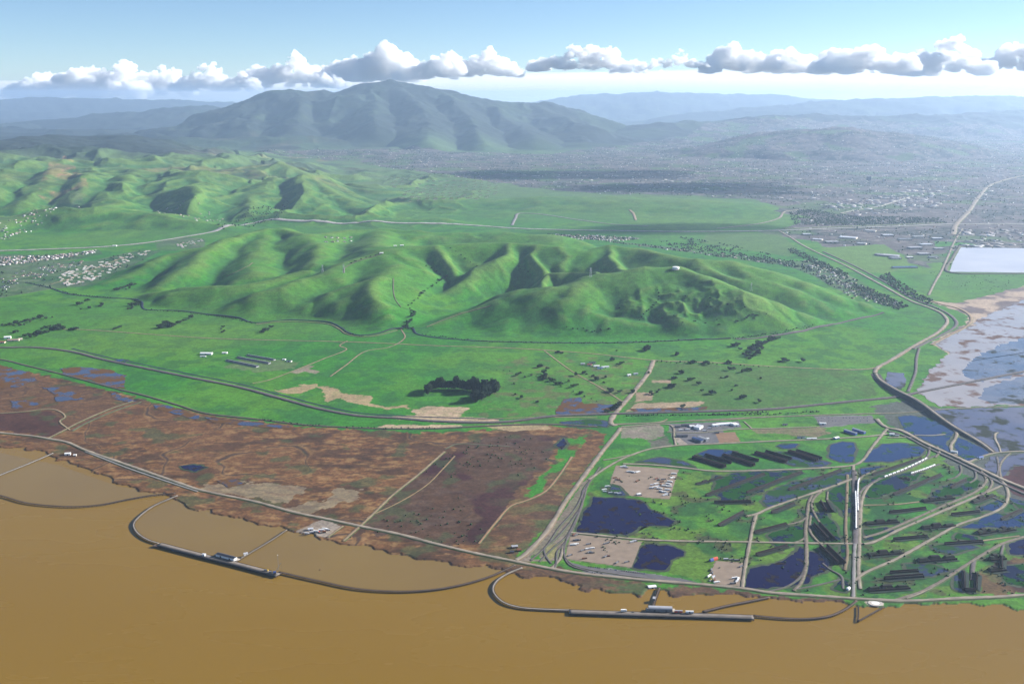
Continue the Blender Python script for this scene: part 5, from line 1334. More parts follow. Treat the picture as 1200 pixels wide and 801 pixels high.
HN = [make_house('x', M['white'], ROOFS[0]), make_house('x', M['cream'], ROOFS[1]), make_house('x', M['white'], ROOFS[1], 17, 11)]
HD = [make_house('x', M['cream'], ROOFS[2]), make_house('x', M['white'], ROOFS[4]), make_house('x', M['cream'], ROOFS[3], 17, 11), make_house('x', M['white'], ROOFS[2], 14, 10)]
def tract(kinds, outline, n, dx, dy, label, group, rz, z=6, seed=1):
    """rows of houses filling an outline"""
    rg = np.random.default_rng(seed); P = gp(outline, z); c = P.mean(0); ca, sa = math.cos(rz), math.sin(rz); L = []
    for i in range(-60, 61):
        for j in range(-60, 61):
            u = i * dx + rg.normal(0, 1.2); v = j * dy + (7 if j % 2 else 0) + rg.normal(0, 1.0)
            L.append((c[0] + u * ca - v * sa, c[1] + u * sa + v * ca, math.pi if j % 2 else 0))
    L = np.array(L); L = L[inpoly(L[:, 0], L[:, 1], P)]
    if len(L) > n: L = L[np.argsort(rg.uniform(0, 1, len(L)))[:n]]
    Z = heights(L[:, 0], L[:, 1])
    for (x, y, f), zz in zip(L, Z):
        kinds[rg.integers(len(kinds))].place((x, y, zz), rz + f + rg.normal(0, .06), label, group)
    return len(L)
NH = tract(HN, [(58, 331), (72, 320), (96, 311), (124, 304), (160, 294), (176, 292), (170, 299), (150, 307), (128, 319), (106, 329), (80, 334)], 120, 17.5, 27, 'small pale roofed house in the crowded new tract climbing the hill foot at left', 'houses of the crowded pale tract', .62, 8, 1)
NH += tract(HD, [(935, 310), (952, 306), (972, 314), (1004, 330), (1036, 348), (1060, 356), (1050, 360), (1026, 354), (996, 348), (984, 338), (960, 322)], 95, 20, 30, 'small dark roofed house in the tree filled tract between hill foot and railway', 'houses of the dark tract by the railway', -.85, 8, 2)
NH += tract(HD + HN[:1], [(0, 326), (18, 318), (50, 311), (98, 304), (92, 310), (60, 320), (28, 330), (0, 341)], 60, 24, 34, 'small house in the loose tree dotted tract at the left edge', 'houses of the loose left tract', .3, 8, 3)
NH += tract(HN, [(200, 287), (222, 282), (236, 279), (238, 283), (216, 289), (204, 291)], 20, 22, 34, 'small pale house in the half built estate behind the left hills', 'houses of the half built estate', .4, 8, 4)
print('houses', NH)
def roof_mass(name, pts, seed, smin, smax, cols):
    """very many far roofs as one body"""
    rg = np.random.default_rng(seed); n = len(pts); a = rg.choice([.3, 1.87, .9, -.4], n) + rg.normal(0, .08, n)
    L = rg.uniform(smin, smax, n); Wd = L * rg.uniform(.55, .8, n); Hh = rg.uniform(2.8, 4.2, n); rd = rg.uniform(1.0, 2.6, n)
    B = np.array([(-1, -1, 0), (1, -1, 0), (1, 1, 0), (-1, 1, 0), (-1, -1, 1), (1, -1, 1), (1, 1, 1), (-1, 1, 1), (-.5, 0, 2), (.5, 0, 2)], float)
    u = B[:, 0] * L[:, None] / 2; v = B[:, 1] * Wd[:, None] / 2
    ca, sa = np.cos(a)[:, None], np.sin(a)[:, None]
    V = np.empty((n, 10, 3)); V[:, :, 0] = pts[:, :1] + u * ca - v * sa; V[:, :, 1] = pts[:, 1:2] + u * sa + v * ca
    V[:, :, 2] = pts[:, 2:3] + np.where(B[:, 2] == 0, -.6, Hh[:, None] + np.where(B[:, 2] == 2, rd[:, None], 0))
    o = (np.arange(n) * 10)[:, None, None]
    F4 = (np.array([(0, 1, 5, 4), (1, 2, 6, 5), (2, 3, 7, 6), (3, 0, 4, 7), (4, 5, 9, 8), (6, 7, 8, 9)])[None] + o).reshape(-1, 4)
    F3 = (np.array([(5, 6, 9), (7, 4, 8)])[None] + o).reshape(-1, 3)
    me = np_mesh(name, V.reshape(-1, 3), F4, F3, smooth=False)
    set_col(me, 'paint', np.repeat(np.array(cols)[rg.choice(len(cols), n)] * rg.uniform(.75, 1.2, (n, 1)), 10, axis=0))
    return tag(link(name, me, None, [PAINT]), kind='stuff')
PAINT, _nt, _b = newmat('painted_roofs')
_a = _nt.nodes.new('ShaderNodeAttribute'); _a.attribute_name = 'paint'; _nt.links.new(_a.outputs['Color'], _b.inputs['Base Color']); _b.inputs['Roughness'].default_value = .85
CC = [(.50, .46, .42), (.22, .20, .20), (.30, .24, .20), (.14, .12, .12), (.70, .68, .66), (.20, .13, .10), (.36, .32, .31)]
rp = np.vstack([scatter(Z_CITY, 9000, 31, 15), scatter(Z_CITY2, 120, 32, 12), scatter(Z_TOWN2, 420, 33, 60), scatter([(0, 300), (60, 298), (112, 291), (110, 295), (60, 303), (0, 310)], 260, 34, 10), scatter([(180, 252), (210, 250), (262, 254), (258, 262), (200, 262)], 50, 35, 20), scatter([(650, 273), (700, 274), (745, 277), (740, 281), (700, 280), (660, 278)], 130, 36, 12)])
roof_mass('town_roofs', rp, 41, 10, 19, CC)
rp = np.vstack([scatter([(600, 205), (800, 200), (1000, 190), (1190, 190), (1190, 240), (1000, 244), (930, 236), (760, 222)], 260, 37, 15), scatter([(960, 236), (1040, 228), (1100, 214), (1110, 240), (1000, 252)], 120, 38, 15), scatter([(1130, 268), (1200, 268), (1290, 270), (1290, 290), (1130, 288)], 90, 39, 10)])
roof_mass('town_blocks', rp, 42, 26, 70, [(.40, .38, .37), (.28, .26, .26), (.52, .50, .48), (.20, .17, .17)])
print('plants and houses', time.time() - T0)
# ---- buildings
def building(name, label, cat, px, py, L, Wd, H, rz, roof, wall, style='gable', rh=2.0, group=None, z=None, doors=1):
    x, y = at(px, py); zz = height1(x, y) if z is None else z
    t = thing(name, label, cat, (x, y, zz), rz, group)
    wl = MB().box(0, 0, -.6, L, Wd, H + .6).build('wall', wall, t)
    m = MB()
    if style == 'gable': m.gable(0, 0, H + .01, L, Wd, rh, .5)
    elif style == 'hip': m.hip(0, 0, H + .01, L, Wd, rh, .5)
    elif style == 'vault': m.vault(0, 0, H + .01, L + .6, Wd + .6, rh)
    else:
        m.box(0, 0, H + .01, L + .3, Wd + .3, .5); m.box(L * .2, 0, H + .52, L * .12, Wd * .2, 1.2)
    m.build('roof', roof, t)
    for k in range(doors):
        MB().box(-L / 2 + L * (k + .5) / doors, -Wd / 2 - .06, 0, min(4, L * .2), .1, min(3.6, H * .8)).build('door', M['door'], wl)
    return t
# white sheds on the plain and the long dark ones beside them
building('barn', 'white barn, larger of the two on the left green plain', 'barn', 242, 415, 46, 17, 6, -.05, M['white'], M['white'], rh=3)
building('shed', 'small white shed right of the larger barn on the left plain', 'shed', 263.5, 414, 20, 11, 4.5, -.05, M['white'], M['white'], rh=2)
building('shed', 'low white lean to joined in front of the big barn', 'shed', 238, 418, 22, 8, 4, .1, M['tin'], M['white'], rh=1)
for lab, a, b, w in (('long low dark shed, nearest of the set on the left plain', (266, 422.5), (302, 430), 15), ('long low dark shed, middle one of the set on the left plain', (279, 419), (316, 426), 14), ('long low dark shed, farthest of the set on the left plain', (290, 416.5), (322, 422), 12)):
    p, q = gp([a, b]); c = (p + q) / 2; d = q - p
    t = thing('long_shed', lab, 'shed', (c[0], c[1], height1(*c)), math.atan2(d[1], d[0]))
    L = np.hypot(*d)
    MB().box(0, 0, -.5, L, w, 4).build('wall', M['greyroof'], t); MB().gable(0, 0, 3.52, L, w, 2.2, .6).build('roof', M['darkroof'], t)
    MB().box(0, 0, 5.5, L * .96, 1.4, .8).build('ridge_vent', M['tin'], t)
building('shed', 'small dark roofed shed at the end of the long low sheds', 'shed', 339, 423.5, 20, 10, 4, -.3, M['darkroof'], M['white'], rh=1.5)
building('shed', 'small white shed on a pale slab beside the long low sheds', 'shed', 333, 421.5, 12, 8, 3.5, -.3, M['white'], M['white'], rh=1.5)
# farm by the dirt road
for lab, a, b, L, Wd, r, w, rz in (
    ('white barn with tin roof at the right of the farm on the plain', 709, 430.5, 30, 13, 'tin', 'white', .3), ('red roofed house at the left of the farm on the plain', 691, 428, 18, 12, 'redroof', 'cream', -.2), ('white shed in the middle of the farm on the plain', 699, 429.5, 22, 11, 'white', 'white', .1),
    ('blue roofed shed in front of the farm barns on the plain', 703, 432, 20, 11, 'blueroof', 'white', .2), ('low dark shed behind the farm barns on the plain', 694, 425.5, 26, 9, 'darkroof', 'cream', .05), ('small pale shed by the dirt road below the farm', 737, 440, 14, 9, 'white', 'white', .4),
    ('small grey shed by the dirt road, left of the pale one', 745, 438.5, 16, 9, 'greyroof', 'white', .2), ('tin roofed shed at the far left of the farm yard', 683, 427, 16, 8, 'tin', 'cream', 0)):
    building('farm_building', lab, 'farm building', a, b, L, Wd, 4.5, rz, M[r], M[w], rh=2.2)
# farm at the left edge
for lab, a, b, L, Wd, H, r, w, rz in (
    ('tall white barn with cupola at the left edge farm', 9, 396.5, 26, 16, 8, 'white', 'white', .3), ('long low salmon roofed shed at the left edge farm', 16, 399, 46, 14, 4.5, 'brick', 'cream', .1), ('red roofed house in front of the left edge farm', 3, 401.5, 22, 14, 5, 'redroof', 'cream', 0), ('pale shed at the right end of the left edge farm', 24, 398, 16, 10, 4.5, 'cream', 'cream', .5)):
    building('farm_building', lab, 'farm building', a, b, L, Wd, H, rz, ROOFS[0] if r == 'brick' else M[r], M[w], rh=3)
building('house', 'lone white house by the freeway, behind the left hills', 'house', 134.5, 288.5, 26, 16, 6, 0, M['white'], M['white'], rh=3)
# industrial strip above the base
for lab, a, b, L, Wd, H, rz, r, w, st in (
    ('white flat box building with bright roof left of the domed sheds', 818.5, 501.5, 30, 19, 7, 1.0, 'tin', 'white', 'flat'), ('low white annex beside the bright roofed box building', 811, 500, 16, 10, 4, .1, 'white', 'white', 'flat'),
    ('dark blue roofed shed, left one of the close pair', 817.5, 516.5, 36, 13, 7, 2.25, 'blueroof', 'dimgrey', 'gable'), ('pale roofed shed, right one of the close pair', 823.5, 515.5, 34, 12, 7, 2.25, 'greyroof', 'dimgrey', 'gable'), ('small white hut right of the close pair of sheds', 829.5, 514.5, 7, 6, 4, 0, 'white', 'white', 'flat'),
    ('long dark shed on the grey lot left of the sheds', 799, 511.5, 34, 9, 5, .05, 'darkroof', 'dimgrey', 'gable'), ('dark low shed at the top of the grey lot', 803, 499, 22, 10, 5, .1, 'darkroof', 'dimgrey', 'gable'), ('dark low shed at the left end of the grey lot', 794, 500.5, 14, 8, 4, .1, 'darkroof', 'dimgrey', 'gable'),
    ('long blue and white shed, left of the right hand pair', 996.5, 507.5, 42, 10, 7, 2.2, 'tin', 'blue', 'gable'), ('long blue and white shed, right of the right hand pair', 1006.5, 506, 42, 10, 7, 2.2, 'tin', 'blue', 'gable'), ('white hut at the left end of the parking lot', 964, 497, 20, 9, 5, -.1, 'white', 'white', 'gable'),
    ('white and blue hut beside the upper base road', 980, 514, 16, 10, 5, .5, 'white', 'blue', 'gable'), ('long pale hut along the upper base road', 951, 514.5, 30, 6, 4, .05, 'white', 'white', 'gable'), ('dark hut left of the long pale hut on the upper base road', 939, 513, 24, 7, 4.5, .05, 'darkroof', 'white', 'gable'),
    ('white guard house beside the road junction', 1045, 509.5, 14, 9, 5, -.2, 'white', 'white', 'gable'), ('grey roofed hut beside the guard house', 1051, 511, 12, 8, 4.5, -.2, 'greyroof', 'cream', 'gable'), ('bright white shed beside the bend of the junction road', 1118, 530.5, 18, 10, 6, -.5, 'white', 'white', 'gable'),
    ('small blue white hut on the road to the right edge', 1149, 537, 16, 8, 5, .4, 'blue', 'white', 'gable'), ('dark hut at the brown pad corner', 840, 507.5, 14, 6, 3.5, .1, 'darkroof', 'dimgrey', 'gable'), ('small dark hut on the green lot at the upper right', 920, 498, 14, 8, 4, .1, 'darkroof', 'cream', 'gable'),
    ('small white hut by the pond at the corner of the railway yard', 994, 690.5, 8, 6, 4, .8, 'white', 'white', 'gable')):
    building('shed' if 'hut' not in lab else 'hut', lab, 'shed' if 'hut' not in lab else 'hut', a, b, L, Wd, H, rz, M[r], M[w], st)
kd = None
for i, (a, b) in enumerate(((837.5, 499), (843, 498.2), (848.5, 497.8), (854, 497.4), (859.5, 497.6), (862, 498.6))):
    t = building('domed_shed', 'white round roofed shed in the touching row on the grey lot', 'shed', a, b, 17, 13, 3.2, .2, M['white'], M['white'], 'vault', 4.2, 'round roofed sheds in a row')
# shops and works beyond the railway
for i, (a, b, L, Wd, H, r) in enumerate(((1041, 300, 130, 60, 9, 'greyroof'), (1049, 303, 60, 60, 8, 'dimgrey'), (1030, 299, 50, 40, 9, 'dimgrey'), (1060, 314, 150, 34, 8, 'blueroof'), (1066, 302, 40, 26, 7, 'white'), (994, 279, 120, 60, 9, 'tin'), (975, 284, 90, 50, 8, 'greyroof'), (958, 281, 70, 40, 7, 'tin'), (1082, 298, 70, 50, 8, 'greyroof'), (1094, 302, 60, 40, 8, 'dimgrey'),
                                          (1072, 291, 90, 50, 9, 'greyroof'), (1085, 287, 80, 50, 8, 'tin'), (1100, 292, 60, 40, 8, 'greyroof'), (1060, 281, 90, 60, 8, 'dimgrey'), (1040, 276, 80, 50, 8, 'tin'), (1076, 278, 80, 40, 8, 'greyroof'), (1098, 280, 70, 40, 8, 'tin'), (1020, 271, 80, 40, 8, 'greyroof'), (945, 275, 60, 40, 8, 'tin'), (1010, 286, 60, 40, 8, 'greyroof'))):
    lab = {0: 'large grey roofed works building alone on the green field', 1: 'grey works building touching the right of the large one on the green field', 2: 'grey works building touching the left of the large one on the green field', 3: 'long blue roofed depot below the green field', 4: 'bright white depot beside the green field', 5: 'large pale roofed warehouse, biggest by the freeway'}.get(i, 'flat roofed warehouse in the works district by the freeway')
    building('warehouse', lab, 'warehouse', a, b, L, Wd, H, random.choice((.1, .1, -.55)), M[r], M['cream'] if i % 2 else M['dimgrey'], 'flat', group=None if i < 6 else 'warehouses of the works district', doors=2)
for i, (a, b, L, H, lab) in enumerate(((1018, 210, 44, 46, 'dark office tower, tallest in the far town'), (1036, 211, 40, 30, 'pale office block right of the dark tower in the far town'), (1056, 211, 36, 26, 'grey office block, farthest right of the three in the far town'))):
    x, y = at(a, b, 15); t = thing('office_tower', lab, 'tower', (x, y, height1(x, y)), .3)
    MB().box(0, 0, -1, L, L * .7, H).build('wall', (M['darkroof'], M['cream'], M['greyroof'])[i], t); MB().box(0, 0, H - .98, L * .5, L * .3, 5).build('roof_plant', M['greyroof'], t)
    for k in range(int(H / 8)): MB().box(0, -L * .35 - .1, 3 + k * 8, L * .96, .2, 3).build('window_band', M['glass'], t)
# houses on the crest road
for lab, a, b in (('white ranch house on the crest road, left one of the pair', 463, 288.5), ('white ranch house on the crest road, right one of the pair', 471, 288), ('white shed on the crest below the ranch houses', 447, 297)):
    x, y, z = hit([(a, b)])[0]; building('house', lab, 'house', a, b, 20, 11, 4.5, .3, M['white'], M['white'], rh=2.4, z=z)
    o = [q for q in C.objects if q.get('label') == lab][0]; o.location = (x, y, z)
for k in range(10):
    a, b = 382 + (k % 5) * 7 + random.uniform(-1, 1), 279 + (k // 5) * 4 + random.uniform(-1, 1)
    x, y, z = hit([(a, b)])[0]
    HD[k % 4].place((x, y, z), random.uniform(0, 3), 'small house in the hamlet on the saddle behind the left hills', 'houses of the hill hamlet', 1.2)

# ---- igloo magazines in rows on the inland plain
m = MB(); m.box(0, 0, -.5, 34, 17, 6, 0, 0, .62, .35); m.box(0, -13, -.5, 34, 9, .8, 0, 1); m.box(17.2, 0, -.5, .6, 8, 4.8, 0, 1); m.box(17.6, 0, 0, .2, 3, 3, 0, 2)
IG = Kind(tag(m.build('magazine', [mat('mound_turf', (.10, .125, .05), .95, .3, .1), M['concrete'], M['door']]), 'x', 'magazine'))
L = []
for r in range(13):
    t = r / 12.0; y0 = 206.5 + 33 * t ** 1.1; x0 = 452 + 20 * t; x1 = 590 + 4 * t - 40 * max(0, t - .5)
    for k in range(int((x1 - x0) / (7.5 + 2 * t))):
        L.append((x0 + k * (7.5 + 2 * t) + (r % 2) * 3, y0 + .05 * k * (1 + t) + 1.2 * math.sin(k * .5)))
P = gp(L, 15); Zm = heights(P[:, 0], P[:, 1])
for (x, y), z in zip(P, Zm):
    IG.place((x, y, z), .25 + random.uniform(-.06, .06), 'low turf covered magazine in the even rows on the far inland plain', 'magazines in rows on the inland plain', 1.25)

# ---- tank, pylons
x, y, z = hit([(792, 315)])[0]
t = thing('water_tank', 'white round water tank on the crest of the front hills', 'water tank', (x, y, z))
MB().cyl(0, 0, -2, 16, 12, 28).build('shell', M['white'], t, True); MB().cyl(0, 0, 10.02, 16.3, 1.8, 28, .8).build('roof', M['white'], t); MB().box(-16.2, 0, -1, .4, .8, 11.5).build('ladder', M['steel'], t); MB().cyl(0, 0, -2.6, 20, 1.0, 28).build('pad', M['concrete'], t)
def pylon(label, px, py, h=44, rz=.3):
    x, y, z = hit([(px, py)])[0]; t = thing('pylon', label, 'pylon', (x, y, z), rz)
    w = h * .11
    for a, b in ((-1, -1), (1, -1), (1, 1), (-1, 1)): MB().bar((a * w, b * w, -1), (a * .8, b * .8, h), .30).build('leg', M['tin'], t)
    m = MB()
    for k in range(7):
        q0, q1 = k / 7, (k + 1) / 7; r0, r1 = w + (.8 - w) * q0, w + (.8 - w) * q1
        for a, b, c, d in ((-1, -1, 1, -1), (1, -1, 1, 1), (1, 1, -1, 1), (-1, 1, -1, -1)): m.bar((a * r0, b * r0, h * q0), (c * r1, d * r1, h * q1), .14)
    m.build('bracing', M['tin'], t)
    for k, l in ((.72, 8), (.84, 7), (.96, 6)): MB().bar((-l, 0, h * k), (l, 0, h * k), .26).build('cross_arm', M['tin'], t)
pylon('pale lattice pylon on the front crest left of the tank', 692, 325, 46)
pylon('pale lattice pylon on the left shoulder of the hills, beside the crest road', 403, 320, 46)
pylon('pale lattice pylon on the far shoulder of the hills, left of the crest road', 378, 319, 40)
pylon('pale lattice pylon on the long shoulder right of the tank', 880, 341, 40)

# ---- long barricades of the rail yard
M['shade_strip'] = mat('dark_shade_strip', (.010, .022, .012), .6, .5, .05)  # dark strips added beside the barricades, where their cast shadow is too weak
SHADE_STRIPS = []
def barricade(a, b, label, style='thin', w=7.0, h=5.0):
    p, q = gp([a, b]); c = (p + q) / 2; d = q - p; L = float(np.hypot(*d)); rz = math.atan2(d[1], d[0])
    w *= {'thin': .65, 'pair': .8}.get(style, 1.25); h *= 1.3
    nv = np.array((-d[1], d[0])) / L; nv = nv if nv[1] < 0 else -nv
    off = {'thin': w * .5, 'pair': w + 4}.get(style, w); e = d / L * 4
    sheet('shade_strip', [tuple(q) for q in (p - e + nv * off, q - e + nv * off, q + e + nv * (off + 7), p + e * 2 + nv * (off + 9))], LAND + .97 + len(SHADE_STRIPS) * .004, M['shade_strip']); SHADE_STRIPS.append(1)
    t = thing('barricade', label, 'barricade', (c[0], c[1], LAND), rz)
    if style == 'thin':
        MB().box(0, -w * .25, -.6, L, w, h * .75, 0, 0, .99, .35).build('earth_bank', M['earth'], t)
        m = MB(); m.box(0, w * .30, -.6, L, 1.2, h + .6)
        n = int(L / 9)
        for k in range(n): m.box(-L / 2 + L * (k + .5) / n, w * .30 + 1.5, -.6, .7, 2.0, h * .8, 0, 0, 1, .4)
        m.build('timber_wall', M['timber'], t)
    elif style == 'pair':
        for s in (-1, 1):
            m = MB(); m.box(0, s * w, -.6, L, 2.2, h + .6); n = int(L / 8)
            for k in range(n): m.box(-L / 2 + L * (k + .5) / n, s * (w + 1.7), -.6, .8, 1.8, h * .85, 0, 0, 1, .4)
            m.build('timber_wall', M['timber'], t)
            MB().box(0, s * (w + 3.2), -.6, L * .97, 4.2, h * .6, 0, 0, .98, .3).build('earth_bank', M['earth'], t)
        MB().box(0, 0, .3, L * 1.02, w * 1.5, .5).build('rail_bed', M['bank_dark'], t)
    else:
        n = max(3, int(L / 24))
        for k in range(n):
            u = -L / 2 + L * (k + .5) / n
            MB().box(u, (w * .35 if k % 2 else -w * .25), -.6, L / n * .86, w * 1.5, h + random.uniform(-.8, 1.6), 0, 0, .72, .35).build('mound', M['earth'] if k % 2 else M['scrubtop'], t)
        MB().box(0, -w * 1.0, -.5, L * .96, 1.2, h * .75).build('timber_wall', M['timber'], t)
    return t
T_, P_, B_ = 'thin', 'pair', 'bays'
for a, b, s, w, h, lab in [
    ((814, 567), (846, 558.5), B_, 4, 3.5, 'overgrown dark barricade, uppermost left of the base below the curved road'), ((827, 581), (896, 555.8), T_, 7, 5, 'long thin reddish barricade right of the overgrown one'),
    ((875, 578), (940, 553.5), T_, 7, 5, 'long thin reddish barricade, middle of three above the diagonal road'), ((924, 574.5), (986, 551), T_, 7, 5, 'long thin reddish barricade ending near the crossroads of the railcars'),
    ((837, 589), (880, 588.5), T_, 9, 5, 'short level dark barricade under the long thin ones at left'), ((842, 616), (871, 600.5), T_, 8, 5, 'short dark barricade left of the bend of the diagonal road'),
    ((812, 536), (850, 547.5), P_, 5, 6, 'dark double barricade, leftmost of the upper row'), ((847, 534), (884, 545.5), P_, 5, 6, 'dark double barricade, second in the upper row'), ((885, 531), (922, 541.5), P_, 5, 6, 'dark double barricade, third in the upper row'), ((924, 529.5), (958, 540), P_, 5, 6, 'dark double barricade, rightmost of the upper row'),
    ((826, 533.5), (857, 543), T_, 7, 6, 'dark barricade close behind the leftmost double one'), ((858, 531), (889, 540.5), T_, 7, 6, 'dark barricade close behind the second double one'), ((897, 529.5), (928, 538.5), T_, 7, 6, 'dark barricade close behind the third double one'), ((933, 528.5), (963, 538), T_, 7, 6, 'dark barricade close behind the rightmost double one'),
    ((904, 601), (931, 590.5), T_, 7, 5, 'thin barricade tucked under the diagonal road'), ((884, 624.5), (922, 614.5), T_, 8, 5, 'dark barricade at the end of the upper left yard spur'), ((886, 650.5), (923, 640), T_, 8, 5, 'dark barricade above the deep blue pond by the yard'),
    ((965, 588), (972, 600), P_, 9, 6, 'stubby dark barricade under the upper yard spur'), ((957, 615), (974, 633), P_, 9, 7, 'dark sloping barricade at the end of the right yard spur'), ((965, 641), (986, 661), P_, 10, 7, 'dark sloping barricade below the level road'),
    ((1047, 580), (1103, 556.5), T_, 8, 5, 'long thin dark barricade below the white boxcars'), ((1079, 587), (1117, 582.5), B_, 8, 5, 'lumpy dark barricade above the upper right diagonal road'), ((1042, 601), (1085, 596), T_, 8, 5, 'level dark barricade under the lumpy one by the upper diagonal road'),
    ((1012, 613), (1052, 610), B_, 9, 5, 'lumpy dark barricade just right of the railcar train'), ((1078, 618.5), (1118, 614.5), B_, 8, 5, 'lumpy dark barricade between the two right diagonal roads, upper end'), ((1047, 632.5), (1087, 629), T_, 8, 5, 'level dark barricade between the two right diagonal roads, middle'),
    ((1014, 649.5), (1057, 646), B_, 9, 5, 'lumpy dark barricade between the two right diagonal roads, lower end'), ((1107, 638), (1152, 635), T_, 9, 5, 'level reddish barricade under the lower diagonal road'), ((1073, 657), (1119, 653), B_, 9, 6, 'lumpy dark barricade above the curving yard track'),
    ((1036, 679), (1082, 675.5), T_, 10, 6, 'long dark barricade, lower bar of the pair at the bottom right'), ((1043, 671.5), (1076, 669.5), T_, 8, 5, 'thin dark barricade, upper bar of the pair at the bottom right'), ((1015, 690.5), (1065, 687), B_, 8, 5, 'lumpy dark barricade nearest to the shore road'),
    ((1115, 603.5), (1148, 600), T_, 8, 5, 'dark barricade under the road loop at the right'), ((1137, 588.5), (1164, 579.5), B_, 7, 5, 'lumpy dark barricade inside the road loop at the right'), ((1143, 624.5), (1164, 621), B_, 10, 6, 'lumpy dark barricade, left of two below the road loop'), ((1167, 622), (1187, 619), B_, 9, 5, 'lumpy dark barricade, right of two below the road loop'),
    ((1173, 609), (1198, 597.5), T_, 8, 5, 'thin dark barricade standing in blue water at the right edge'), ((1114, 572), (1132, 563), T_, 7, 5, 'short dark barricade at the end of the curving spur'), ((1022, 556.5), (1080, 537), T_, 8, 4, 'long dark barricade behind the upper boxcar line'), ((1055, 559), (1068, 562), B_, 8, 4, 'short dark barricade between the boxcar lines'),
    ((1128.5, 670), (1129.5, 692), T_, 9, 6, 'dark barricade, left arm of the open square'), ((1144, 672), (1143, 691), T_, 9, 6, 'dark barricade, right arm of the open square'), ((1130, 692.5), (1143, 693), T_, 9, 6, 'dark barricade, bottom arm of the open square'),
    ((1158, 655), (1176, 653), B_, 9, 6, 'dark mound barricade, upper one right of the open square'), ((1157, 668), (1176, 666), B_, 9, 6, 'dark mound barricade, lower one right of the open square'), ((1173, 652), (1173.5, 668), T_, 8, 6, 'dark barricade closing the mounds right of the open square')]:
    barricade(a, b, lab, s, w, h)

# ---- rolling stock
def railcar(body, roof, L=13.0):
    t = thing('railcar', 'x', 'railcar', (0, 0, 0))
    bd = MB().box(0, 0, 1.3, L, 3.1, 2.9).build('body', body, t); MB().vault(0, 0, 4.21, L + .2, 3.2, .55, 6).build('roof', roof, t); MB().box(0, 0, .85, L + 1.1, 2.2, .44).build('underframe', M['rubber'], t)
    for s in (-1, 1):
        m = MB(); m.box(s * L * .36, 0, .45, 2.6, 2.1, .42)
        for u in (-.9, .9): m.box(s * L * .36 + u, 0, 0, .8, 1.6, .8)
        m.build('bogie', M['rubber'], t)
    MB().box(0, -1.57, 1.4, 2.4, .08, 2.5).build('door', M['dimgrey'], bd)
    return Kind(t)
RC = {'white': railcar(M['white'], M['white']), 'grey': railcar(M['dimgrey'], M['tin']), 'blue': railcar(M['blue'], M['white']), 'brown': railcar(M['brown'], M['greyroof'])}
def train(px, n, kinds, label, group, z=1.5, gap=15.0):
    P = crom(gp(px), 2.0); L = np.concatenate([[0], np.cumsum(np.hypot(*(P[1:] - P[:-1]).T))]); s = 8.0
    while n and s < L[-1] - 6:
        a = np.array([np.interp(s, L, P[:, k]) for k in (0, 1)]); b = np.array([np.interp(s + 1, L, P[:, k]) for k in (0, 1)])
        RC[random.choice(kinds)].place((a[0], a[1], LAND + z), math.atan2(*(b - a)[::-1]), label, group); s += gap; n -= 1
train([(1003, 621), (1003, 600), (1002.4, 580), (1001.8, 563)], 16, ['white', 'white', 'blue', 'white'], 'white or blue boxcar in the straight train on the yard axis', 'boxcars of the straight train', 2.0)
train([(1005.4, 600), (1005, 577), (1007, 562), (1014, 556), (1025, 551.5)], 15, ['white', 'white', 'grey'], 'pale boxcar in the bent line beside the straight train', 'boxcars of the bent line', 1.7)
band2 = [([(1036, 560), (1060, 550.5), (1080, 541), (1090, 536), (1097, 533.5)], 12, 'white boxcar in the upper line on the curving siding', 'boxcars of the upper siding', 19.0), ([(1067, 556), (1085, 550), (1101, 543.5)], 7, 'white boxcar in the lower line on the short siding', 'boxcars of the lower siding', 16.5)]
BANDS.clear()
for px, n, lab, gr, gap in band2: band('railway_track', px, 6, M['ballast'], .9)
build_bands()
for px, n, lab, gr, gap in band2: train(px, n, ['white'], lab, gr, 1.4, gap)

# ---- vehicles
def car(body):
    t = thing('car', 'x', 'car', (0, 0, 0))
    MB().box(0, 0, .35, 4.6, 1.8, .65, 0, 0, .97, .94).build('body', body, t); MB().box(-.2, 0, 1.01, 2.6, 1.6, .55, 0, 0, .72, .86).build('cabin', M['glass'], t)
    for a in (-1.4, 1.4):
        for b in (-.8, .8): MB().box(a, b, 0, .66, .24, .66).build('wheel', M['rubber'], t)
    return Kind(t)
def truck(cab, body, L=12.0, hb=2.9):
    t = thing('truck', 'x', 'truck', (0, 0, 0))
    MB().box(-1.5, 0, 1.1, L, 2.6, hb).build('trailer', body, t); MB().box(L / 2 + .2, 0, .6, 2.2, 2.4, 2.5, 0, 0, .9, .95).build('cab', cab, t); MB().box(-.6, 0, .62, L + 2, 1.2, .4).build('chassis', M['rubber'], t)
    for a in (-L / 2, -L / 2 + 1.4, L / 2 - 2.6, L / 2 + .4):
        for b in (-1.05, 1.05): MB().box(a, b, 0, 1.0, .35, 1.0).build('wheel', M['rubber'], t)
    return Kind(t)
CARS = {k: car(M[k]) for k in ('white', 'dimgrey', 'blue', 'red', 'rubber', 'brown')}
TRK = {'white': truck(M['white'], M['white']), 'tin': truck(M['dimgrey'], M['tin'], 10), 'red': truck(M['red'], M['white']), 'yellow': truck(M['yellow'], M['dimgrey'], 7, 1.4), 'brown': truck(M['brown'], M['rust'], 9, 2.2), 'dark': truck(M['rubber'], M['dimgrey'], 10, 2.4)}
def park(kinds, names, pix, label, group, rz=0.0, jr=.15):
    for p in pix:
        x, y = at(*p); kinds[random.choice(names)].place((x, y, LAND), rz + random.uniform(-jr, jr), label, group)
S6 = lambda L: [(640 + a / 5.34, 530 + b / 5.34) for a, b in L]
